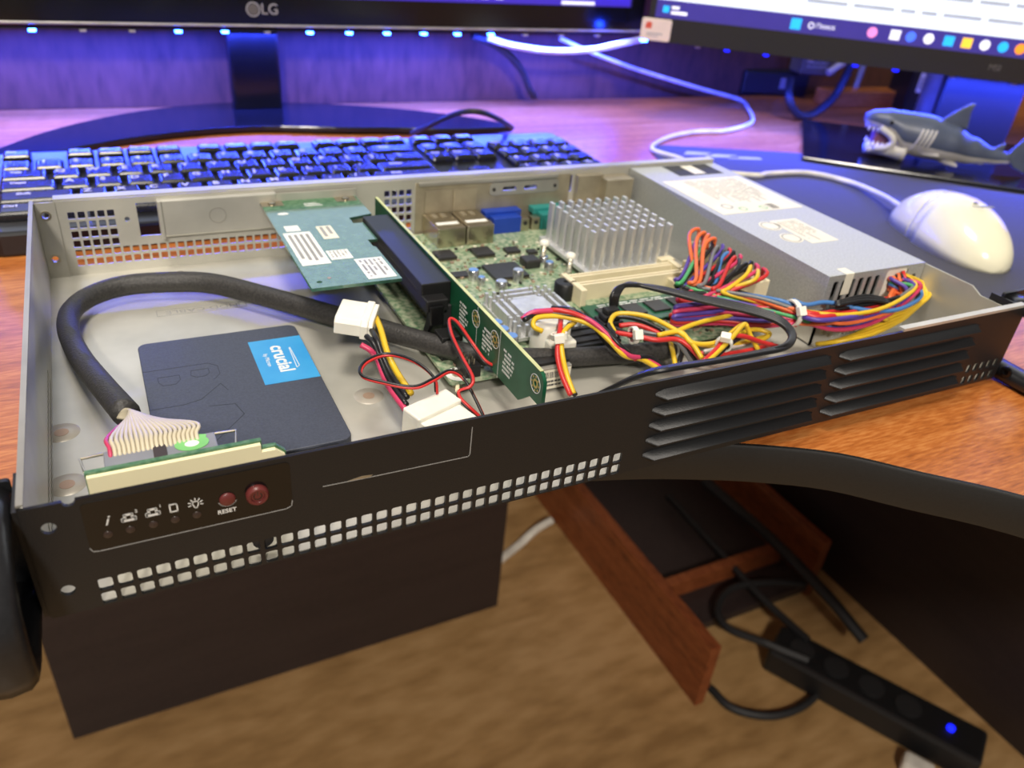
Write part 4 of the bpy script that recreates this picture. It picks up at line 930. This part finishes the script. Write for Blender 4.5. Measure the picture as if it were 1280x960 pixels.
row(0.1185, 0.0145, [('Esc', 1), 1.0] + [('F%d' % k, 1) for k in range(1, 5)] + [.5] + [('F%d' % k, 1) for k in range(5, 9)] + [.5] + [('F%d' % k, 1) for k in range(9, 13)] + [.25, ('Prt', 1), ('Scr', 1), ('Brk', 1)] )
yr = 0.0935; UY = 0.0195
row(yr, U_, [(c, 1, 1) if c == '8' else (c, 1) for c in '`1234567890-='] + [('Back', 2), .25, ('Ins', 1), ('Hm', 1), ('Pg', 1), .25, ('Num', 1), ('/', 1), ('*', 1), ('-', 1)]); yr -= UY
row(yr, U_, [('Tab', 1.5)] + [(c, 1, 1) if c in 'YP' else (c, 1) for c in 'QWERTYUIOP[]'] + [('\\', 1.5), .25, ('Del', 1), ('End', 1), ('Pg', 1), .25, ('7', 1), ('8', 1, 1), ('9', 1), ('+', 1)]); yr -= UY
row(yr, U_, [('Caps', 1.75)] + [(c, 1, 1) if c in "GK" else (c, 1) for c in "ASDFGHJKL;'"] + [('Enter', 2.25, 1), 3.5, ('4', 1), ('5', 1, 1), ('6', 1), ('', 1)]); yr -= UY
row(yr, U_, [('Shift', 2.25, 1)] + [(c, 1, 1) if c in 'ZVM' else (c, 1) for c in 'ZXCVBNM,./'] + [('Shift', 2.75), 1.25, ('', 1), 1.25, ('1', 1), ('2', 1), ('3', 1, 1), ('Ent', 1)]); yr -= UY
row(yr, U_, [('Ctrl', 1.25, 1), ('Win', 1.25), ('Alt', 1.25), ('', 6.25), ('Alt', 1.25), ('Fn', 1.25), ('Menu', 1.25), ('Ctrl', 1.25), .25, ('', 1), ('', 1), ('', 1), .25, ('0', 2), ('.', 1), ('', 1)])

# ================================================================== monitors
lg = thing('monitor', 'glossy black framed monitor on a crescent base behind the keyboard', 'monitor', (0.20, 0.58, DZ + .0022), rot=(0, math.radians(-0.4), 0))
zb = 0.0795
MB().box(-0.38, 0.0, zb, 0.384, 0.030, zb + 0.36).build('back_shell', 'black_plastic', lg, 0.004)
fr = plate('bezel', [rrect(-0.384, zb - 0.001, 0.386, zb + 0.365, 0.004), rrect(-0.368, zb + 0.0225, 0.370, zb + 0.345)], 0.006, FRONT(0, 0.0, 0), 'black_gloss', lg)
MB().box(-0.384, -0.0068, zb - 0.0016, 0.386, -0.0002, zb + 0.0004).build('chrome_strip', 'logo_silver', lg, 0.0004)
sc = MB().box(-0.369, -0.0020, zb + 0.0215, 0.371, -0.0002, zb + 0.346).build('screen', 'screen_pale', lg)
MB().box(-0.369, -0.0021, zb + 0.0215, 0.371, -0.0020, zb + 0.0420).build('taskbar', 'screen_blue', sc)
for k in range(6): MB().box(0.13 + k * 0.016, -0.0023, zb + 0.0260, 0.138 + k * 0.016, -0.0020, zb + 0.0300).build('taskbar_icon', 'icon_white', sc)
MB().box(0.285, -0.0023, zb + .0235, 0.325, -.0020, zb + .0265).build('taskbar_clock', 'icon_white', sc)
text('logo_lettering', 'LG', 0.0125, FRONT(-0.0105, -0.0062, zb + 0.0125), 'logo_silver', lg, 0.0002)
plate('logo_ring', [circ(-0.0245, zb + .0125, 0.0060, 24), circ(-0.0245, zb + .0125, .0050, 24)], 0.0003, FRONT(0, -0.0060, 0), 'logo_silver', lg)
plate('logo_disc', [circ(-0.0245, zb + .0125, 0.0044, 24)], 0.0002, FRONT(0, -0.0060, 0), 'logo_dim', lg)
MB().box(-0.047, 0.006, 0.003, -0.002, 0.022, zb + 0.10).build('stand_neck', 'black_gloss', lg, 0.003)
ob = [Z(px, py, 0.0) for px, py in ((-60, 212), (0, 189), (60, 168), (130, 151), (200, 140), (290, 133), (400, 135), (500, 142), (580, 152), (640, 163))]
ib = [Z(px, py, 0.0) for px, py in ((640, 166), (560, 168), (500, 166), (420, 165), (330, 163), (250, 167), (170, 176), (100, 188), (20, 206), (-60, 226))]
pol = [(p.x - 0.20, p.y - 0.58) for p in smooth(ob, 4)] + [(p.x - 0.20, p.y - 0.58) for p in smooth(ib, 4)]
MB().prism(pol, Matrix.Translation((0, 0, 0.0)), 0.0050).build('stand_base', 'black_gloss', lg, 0.001)

MD = Vector((0.3026, -0.2167, 0)).normalized(); MYAW = math.atan2(MD.y, MD.x)
ms2 = thing('monitor', 'matte dark framed monitor showing a white web page and taskbar', 'monitor', (0.5580, 0.5255, DZ), rot=(0, 0, MYAW))
zb2 = 0.083; MW = 0.60
MB().box(0.006, 0.004, zb2 + .004, MW - .006, 0.034, zb2 + .36).build('back_shell', 'black_plastic', ms2, 0.004)
plate('bezel', [rrect(0, zb2, MW, zb2 + .365, 0.002), rrect(0.006, zb2 + 0.0225, MW - .006, zb2 + .357)], 0.006, FRONT(0, 0.004, 0), 'lcd_bezel', ms2)
s2 = MB().box(0.006, 0.0, zb2 + .0225, MW - .006, 0.003, zb2 + .357).build('screen', 'screen_white', ms2)
MB().box(0.006, -0.0006, zb2 + .0225, MW - .006, 0.0, zb2 + .0390).build('taskbar', 'screen_bar', s2)
text('logo_lettering', 'MSI', 0.0080, FRONT(0.3420, -0.0022, zb2 + .0115), 'logo_dim', ms2, 0.0001)
tz = zb2 + 0.0305
MB().box(0.0130, -0.0009, tz - .003, 0.0190, -0.0006, tz + .003).build('weather_icon', 'icon_cyan', s2)
quads('weather_text', [(0.0215, tz + .0008, 0.0290, tz + .0034), (0.0215, tz - .0040, 0.0375, tz - .0012)], FRONT(0, -0.0006, 0), 'icon_white', s2)
MB().box(0.1400, -0.0009, tz - .005, 0.1500, -0.0006, tz + .005).build('start_icon', 'icon_cyan', s2)
plate('search_icon', [circ(0.1600, tz, .0030, 18), circ(0.1600, tz, .0020, 18)], .0002, FRONT(0, -0.0006, 0), 'icon_white', s2)
text('search_text', 'Поиск', 0.0062, FRONT(0.1740, -0.0008, tz), 'icon_white', s2, .0001)
for u, m_, sh in ((0.219, 'icon_pink', 0), (0.241, 'icon_white', 1), (0.256, 'icon_blue', 0), (0.273, 'icon_white', 0), (0.292, 'icon_cyan', 1), (0.309, 'icon_yellow', 1), (0.326, 'icon_white', 0), (0.343, 'icon_cyan', 0), (0.359, 'icon_orange', 0), (0.375, 'icon_blue', 0)):
    if sh: MB().box(u - .0048, -0.0009, tz - .0045, u + .0048, -0.0006, tz + .0045).build('taskbar_icon', m_, s2, .001)
    else: plate('taskbar_icon', [circ(u, tz, .0048, 18)], .0003, FRONT(0, -0.0006, 0), m_, s2)
rd = random.Random(2)
for j in range(4):
    z = zb2 + .0525 + j * .0145; u = 0.15
    while u < MW - .03:
        l = rd.uniform(.012, .04); MB().box(u, -0.0004, z - .0016, u + l, 0.0, z + .0016).build('page_text', 'screen_text', s2); u += l + .006
MB().box(0.315, 0.034, 0.003, 0.395, 0.050, zb2 + .15).build('stand_column', 'black_plastic', ms2, .003)
bl = [Z(1003, 197, .002), Z(1283, 241, .002)]
inv = ms2.matrix_world
def to_local(p):
    q = Vector(p) - Vector((0.5580, 0.5255, DZ)); c_, s_ = math.cos(-MYAW), math.sin(-MYAW)
    return (q.x * c_ - q.y * s_, q.x * s_ + q.y * c_)
l0 = to_local(bl[0]); l1 = to_local(bl[1]); l2 = to_local(Z(1003, 150, .002))
MB().prism([l0, (l1[0] + .08, l1[1] * 1.0), (l1[0] + .08, l2[1] + .01), l2], Matrix.Identity(4), 0.006).build('stand_base', 'black_gloss', ms2, 0.001)

# LED strips under both monitors
def led_strip(label, pts_on, a, b, loc_dir, power):
    t = thing('led_strip', label, 'led strip', a)
    d = (b - a); L = d.length; yaw = math.atan2(d.y, d.x); t.rotation_euler = (0, -math.asin(d.z / L), yaw)
    MB().box(0, -.004, -.0012, L, .004, 0).build('strip_tape', 'black_rubber', t)
    for u, on in pts_on:
        MB().box(u - .0026, -.0042, -.0034, u + .0026, .0018, -.0012).build('led', ('led_off', 'led_on', 'led_dim')[on], t, .0005)
    ld = bpy.data.lights.new('led_strip_glow', 'AREA'); ld.shape = 'RECTANGLE'; ld.size = L * .96; ld.size_y = .006; ld.energy = power; ld.color = LED_BLUE
    o = bpy.data.objects.new('led_strip_glow', ld); COL.objects.link(o); o.parent = t; o.location = (L / 2, 0.0, -.0042); o.rotation_euler = (math.radians(loc_dir), 0, 0)
    return t
zl = zb + DZ - .0022
A0 = Vector((-0.10, 0.583, zl - .0026)); A1 = Vector((0.580, 0.583, zl + .0030))
leds = []
for px, py, on in ((41, 41, 1), (104, 40, 0), (165, 39, 0), (223, 41, 1), (281, 41, 1), (334, 46, 0), (387, 43, 1), (436, 45, 1), (483, 43, 1), (529, 43, 1), (571, 44, 1), (613, 44, 1), (655, 46, 0), (700, 46, 0), (745, 47, 0)):
    leds.append((Yp(px, py, 0.583).x + 0.10, on))
led_strip('blue led strip stuck under the glossy monitor', leds, A0, A1, -6, 9.0)
B0 = Vector((0.5580, 0.5255, zb2 + DZ - .0002)) + MD * .01 + Vector((MD.y, -MD.x, 0)) * -.012; B1 = B0 + MD * .56
led_strip('blue led strip stuck under the monitor with the web page', [(.045, 0), (.075, 2), (.115, 2), (.16, 0), (.205, 2), (.245, 2), (.30, 0), (.36, 0), (.42, 0)], B0, B1, 0, 7.0)

# paper tag hanging between the monitors
tg = thing('paper_tag', 'small white sticker tag with red mark between the two monitors', 'tag', (0.5475, 0.5210, 0.0815), rot=(0, 0, MYAW))
MB().prism(rrect(0, 0, 0.0300, 0.0205, 0.002), FRONT(0, 0.0, 0), 0.002).build('tag_card', 'card_white', tg, .0004)
MB().prism([(0.004, 0.011), (0.010, 0.011), (0.0105, 0.016), (0.0075, 0.0175), (0.0042, 0.016)], FRONT(0, -0.002, 0), 0.0002).build('tag_mark', 'card_red', tg)
quads('tag_print', [(0.006, 0.006, 0.022, 0.0072), (0.006, 0.0038, 0.018, 0.0048)], FRONT(0, -0.002, 0), 'print_grey', tg)

# ================================================================== desk items
# mouse mat
U2 = Vector((0.94, -0.342, 0)); V2 = Vector((-0.342, -0.94, 0))
mt = thing('mouse_mat', 'dark fabric mouse mat under the white mouse', 'mouse mat', (0.515, 0.437, DZ), rot=(0, 0, math.atan2(U2.y, U2.x)))
MB().prism(rrect(0, -0.345, 0.40, 0, 0.02, 5), Matrix.Identity(4), 0.0020).build('mat_cloth', 'pad_fabric', mt)
for q, (a_, b__) in enumerate((((0.030, -0.030), (0.060, -0.018)), ((0.050, -0.034), (0.085, -0.022)), ((0.072, -0.036), (0.108, -0.026)))):
    MB().prism([(a_[0], a_[1]), (b__[0], a_[1] + .003), (b__[0], b__[1]), (a_[0] + .006, b__[1])], Matrix.Translation((0, 0, .002)), .00005).build('mat_emblem', 'pad_print', mt)
# mouse
ms_ = thing('computer_mouse', 'cream white computer mouse with grey buttons on the mat', 'mouse', (0.5990, 0.1560, DZ + 0.002), rot=(0, 0, math.radians(-17)))
def mouse_shell(k0, k1, m, name, grow=0.0):
    b = MB(); rs = []; N = 24; Kn = 22
    for i in range(Kn + 1):
        t = k0 + (k1 - k0) * i / Kn; y = -0.058 + 0.116 * t
        e = max(0.02, 1 - abs(2 * t - 1) ** 2.6) ** 0.5
        w = (0.0305 - 0.003 * math.sin(PI * t) * (t > .5)) * e + grow; h = (0.0325 * (0.62 + 0.52 * math.sin(PI * min(1, (1 - t) * 0.86 + .07)))) * e ** 0.75 * 0.98 + grow
        rs.append([Vector((w * math.copysign(abs(math.cos(a)) ** .8, math.cos(a)), y, max(0.0, h * math.sin(a)) if math.sin(a) > 0 else 0.0)) for a in [2 * PI * q / N for q in range(N)]])
    b.rings(rs); return b.build(name, m, ms_, sm=2)
mouse_shell(0, 0.60, 'mouse_white', 'mouse_body'); mouse_shell(0.60, 1, 'mouse_white', 'mouse_front')
bt = MB(); 
for s_ in (-1, 1):
    b = MB(); rs = []
    for i in range(9):
        t = 0.62 + 0.36 * i / 8; y = -0.058 + 0.116 * t; e = max(0.02, 1 - abs(2 * t - 1) ** 2.6) ** 0.5
        w = 0.0275 * e; h = (0.0325 * (0.62 + 0.52 * math.sin(PI * min(1, (1 - t) * 0.86 + .07)))) * e ** 0.75 * .98 + .0006
        rs.append([Vector((s_ * w * math.cos(a), y, h * max(0.05, math.sin(a)))) for a in [PI / 2 - 0.10 - k * 0.2 for k in range(7)]])
    b.rings(rs, cap=False, closed=False); b.build('mouse_button', 'mouse_grey', ms_, sm=2)
MB().lathe([(.0001, -.003), (.009, -.003), (.009, .003), (.0001, .003)], Matrix.Translation((0, 0.034, 0.0190)) @ Matrix.Rotation(PI / 2, 4, 'Y'), 18).build('scroll_wheel', 'idc_grey', ms_, sm=True)
text('mouse_lettering', 'Logitech', 0.0050, frame((0, -0.022, 0.0358), (1, 0, 0), (0, 1, -0.02)), 'print_grey', ms_, .0002)
MB().prism([(0.0018 * math.cos(k * PI / 8), 0.0018 * math.sin(k * PI / 8)) for k in range(13)], frame((0, -0.0140, 0.0355), (1, 0, 0), (0, 1, -0.05)), .0003).build('mouse_mark', 'print_dark', ms_)
mcord = [Z(*p_) for p_ in [(1126, 258, .012), (1100, 243, .006), (1060, 227, .002), (1010, 216, .0015), (960, 217, .0015), (945, 219, .0015), (880, 212, .0015), (850, 198, .0015), (815, 186, 0), (835, 172, 0), (870, 165, 0), (905, 164, 0), (935, 156, 0), (941, 148, 0), (935, 136, .001)]] + [Yp(*p_) for p_ in [(925, 125, .595), (880, 112, .60), (800, 88, .605), (740, 66, .605), (700, 48, .605)]]
own_part(MB().tube(mcord, 0.0022, 8).build('cord', 'cord_white', sm=True), ms_)
cable('monitor_cable', [Yp(590, 44, .60), Yp(625, 60, .60), Yp(650, 85, .60), Yp(662, 112, .60), Yp(668, 121, .605)], 0.0040, 'black_rubber', 'black cable hanging behind the glossy monitor')
cable('monitor_cable', [Yp(610, 47, .594), Yp(640, 57, .592), Yp(690, 64, .590), Yp(740, 62, .588), Yp(780, 54, .575), Yp(803, 49, .54)], 0.0034, 'cord_white', 'blue lit cable sagging between the two monitors')
tag(MB().box(-.003, -.003, -.003, .003, .003, .003, Matrix.Translation(Yp(805, 48, .530))).build('led_lamp', 'led_on', None, .001), 'single bright led at the end of the sagging cable', 'led')
own_part(MB().tube([Z(515, 166, .006), Z(535, 158, .02), Z(570, 142, .04), Z(600, 140, .045), Z(625, 150, .03), Z(640, 160, .012)], 0.0022, 8).build('cord', 'black_rubber', sm=True), kb)
# things behind the right monitor
pa = thing('power_brick', 'long black power adapter lying at the back of the desk', 'adapter', Z(925, 119, DZ), rot=(0, 0, math.radians(-12)))
MB().box(0, 0, 0, 0.10, 0.035, 0.032).build('brick_body', 'black_plastic', pa, .004)
MB().box(0.055, -0.0003, 0.010, 0.070, 0.0, 0.024).build('brick_label', 'idc_grey', pa)
pc = thing('charger_block', 'grey brown charger block on top of the black power adapter', 'adapter', Vector((0.866, 0.602, DZ + .032)), rot=(0, 0, math.radians(-12)))
MB().box(0, 0, 0, 0.055, 0.03, 0.024).build('charger_body', 'logo_dim', pc, .003)
fine_print('charger_print', frame((0.0275, 0.0, 0.013), (1, 0, 0), (0, 0, 1)), 0.04, 0.010, 2, 'print_grey', pc, 3)
cable('looped_cable', [Yp(1066, 76, .50), Yp(1055, 100, .50), Yp(1040, 124, .50), Yp(1015, 143, .50), Yp(996, 142, .50), Yp(986, 122, .50), Yp(988, 100, .52)], 0.0048, 'black_rubber', 'dark blue lit cable hanging in a loop under the right monitor')
tag(MB().tube([Yp(1035, 91, .58), Yp(1058, 76, .58)], 0.004, 8, sm=False).build('adapter_stick', 'cord_white', sm=True), 'short cream stick pointing up behind the right monitor', 'stick')
tag(MB().tube([Yp(1068, 114, .58), Yp(1080, 80, .58)], 0.004, 8, sm=False).build('adapter_stick', 'idc_grey', sm=True), 'upright grey stick behind the right monitor', 'stick')
sh_ = thing('wooden_block', 'pale wooden strip lying on the desk under the right monitor', 'wood block', Z(1035, 135, DZ), rot=(0, 0, math.radians(-3)))
MB().box(0, 0, 0, 0.125, 0.03, 0.020).build('block_body', 'cherry', sh_, .002)
bx = thing('product_box', 'black box with a white barcode label behind the shark', 'box', Vector((1.005, 0.52, DZ)), rot=(0, 0, math.radians(-22)))
MB().box(-.02, 0, 0, 0.06, 0.05, 0.085).build('box_body', 'black_plastic', bx, .001)
xl = MB().box(-0.010, -0.0004, 0.026, 0.030, 0.0, 0.050).build('box_label', 'label_white', bx)
quads('box_barcode', [(-.008 + k * .0026, .030, -.0068 + k * .0026, .044) for k in range(13)], frame((0, -.0004, 0), (1, 0, 0), (0, 0, 1)), 'print_dark', xl)
bo = thing('ribbed_bottle', 'ribbed bottle in blue light standing behind the shark', 'bottle', Z(1156, 152, DZ))
MB().lathe([(.016, 0), (.017, .002)] + [(.017 if k % 2 else .0158, .004 + k * .003) for k in range(22)] + [(.012, .074), (.012, .085), (.0001, .085)], None, 24).build('bottle_body', 'bottle_grey', bo, sm=True)
# toy shark
h0 = Z(1078, 158, .030); h1_ = Z(1262, 188, .026)
sdir = (h1_ - h0); SL = sdir.length * 1.02; syaw = math.atan2(sdir.y, sdir.x)
sk = thing('toy_shark', 'toy shark with open toothy mouth lying on the monitor stand', 'toy', (h0.x, h0.y, 0.0035), rot=(0, 0, syaw))
def sprof(t):   # centre height, half width, half height along the body (metres), t 0 snout .. 1 tail root
    K = [(0.0, .036, .004, .004), (.06, .0365, .011, .0075), (.16, .035, .016, .011), (.28, .0265, .0185, .0195), (.42, .0250, .0200, .0205), (.58, .0220, .0175, .0180), (.74, .0175, .0115, .0130), (.88, .0150, .0062, .0080), (1.0, .0145, .0030, .0050)]
    for a, b in zip(K[:-1], K[1:]):
        if a[0] <= t <= b[0]:
            f = (t - a[0]) / (b[0] - a[0]); f = f * f * (3 - 2 * f); return [p + (q - p) * f for p, q in zip(a[1:], b[1:])]
    return list(K[-1][1:])
b = MB(); rs = []; N = 20; NR = 36
for i in range(NR + 1):
    t = i / NR; c_, w, h = sprof(t)
    rs.append([Vector((t * SL, w * math.cos(a), c_ + h * math.sin(a))) for a in [2 * PI * k / N for k in range(N)]])
b.rings(rs)
for fi in range(len(b.f)):
    zz = sum(b.v[j][2] for j in b.f[fi]) / len(b.f[fi]); xx = sum(b.v[j][0] for j in b.f[fi]) / len(b.f[fi]); c_, w, h = sprof(min(1, xx / SL))
    b.mi[fi] = 1 if zz < c_ - h * 0.35 else 0
b.build('shark_body', ['shark_back', 'shark_belly'], sk, sm=2)
jw = MB(); rs = []
for i in range(11):
    t = i / 10; x = SL * (0.055 + 0.25 * t); w = 0.0085 + 0.009 * t; z = 0.0075 + 0.002 * t; h = .0050 + .006 * t ** 2
    rs.append([Vector((x, w * math.cos(a), z + h * math.sin(a))) for a in [2 * PI * k / 16 for k in range(16)]])
jw.rings(rs); jw.build('lower_jaw', 'shark_belly', sk, sm=2)
ck = MB()
for s_ in (-1, 1): ck.tube([(SL * .10, s_ * .0125, .0295), (SL * .17, s_ * .0160, .0250), (SL * .20, s_ * .0165, .0190), (SL * .17, s_ * .0155, .0130), (SL * .10, s_ * .0115, .0100)], 0.0032, 8)
ck.build('mouth_rim', 'shark_belly', sk, sm=2)
MB().box(SL * .08, -.010, .010, SL * .24, .010, .028).build('mouth_lining', 'shark_mouth', sk, .003)
th = MB()
for s_ in (-1, 1):
    for k in range(5):
        x = SL * (.035 + .028 * k); y = s_ * (.0075 + .0014 * k)
        th.lathe([(.0017, 0), (.0001, -.0045)], Matrix.Translation((x, y, .0290)), 6); th.lathe([(.0017, 0), (.0001, .0045)], Matrix.Translation((x + SL * .025, y, .0125)), 6)
th.build('teeth', 'shark_teeth', sk)
for k in range(4):
    x = SL * (.345 + .028 * k)
    for s_ in (-1, 1): MB().tube([(x + .003, s_ * .0172, .0345), (x + .001, s_ * .0200, .0270), (x - .001, s_ * .0195, .0200), (x - .003, s_ * .0150, .0130)], 0.0011, 6).build('gill_slit', 'shark_belly', sk, sm=2)
def fin(poly, mx, th_, name, m): 
    return MB().prism(poly, mx @ Matrix.Translation((0, 0, -th_ / 2)), th_).build(name, m, sk, th_ * .4)
XZ = frame((0, 0, 0), (1, 0, 0), (0, 0, 1))
fin([(SL * .47, .040), (SL * .56, .0520), (SL * .63, .0600), (SL * .665, .0610), (SL * .655, .052), (SL * .67, .0360)], XZ, .004, 'dorsal_fin', 'shark_back')
fin([(SL * .86, .021), (SL * .93, .0285), (SL * .945, .0285), (SL * .94, .018)], XZ, .003, 'rear_fin', 'shark_back')
fin([(SL * .96, .016), (SL * 1.06, .040), (SL * 1.12, .050), (SL * 1.09, .025), (SL * 1.13, .002), (SL * 1.05, .006)], XZ, .0035, 'tail_fin', 'shark_back')
for s_ in (-1, 1):
    fin([(0, 0), (.016, .002), (.030, -.016), (.038, -.030), (.026, -.026), (.008, -.012)], frame((SL * .40, s_ * .0150, .0120), (1, 0, 0), (0, -s_ * -1.0, 0.30)) , .004, 'pectoral_fin', 'shark_belly')
    fin([(0, 0), (.010, .001), (.020, -.014), (.013, -.014)], frame((SL * .70, s_ * .0090, .0130), (1, 0, 0), (0, s_ * 1.0, 0.5)), .003, 'pelvic_fin', 'shark_belly')
    MB().lathe([(.0018, 0), (.0012, .0008), (.0001, .001)], frame((SL * .155, s_ * .0160, .0365), (1, 0, 0), (0, 0, s_ * 1)), 10).build('eye', 'black_gloss', sk, sm=True)
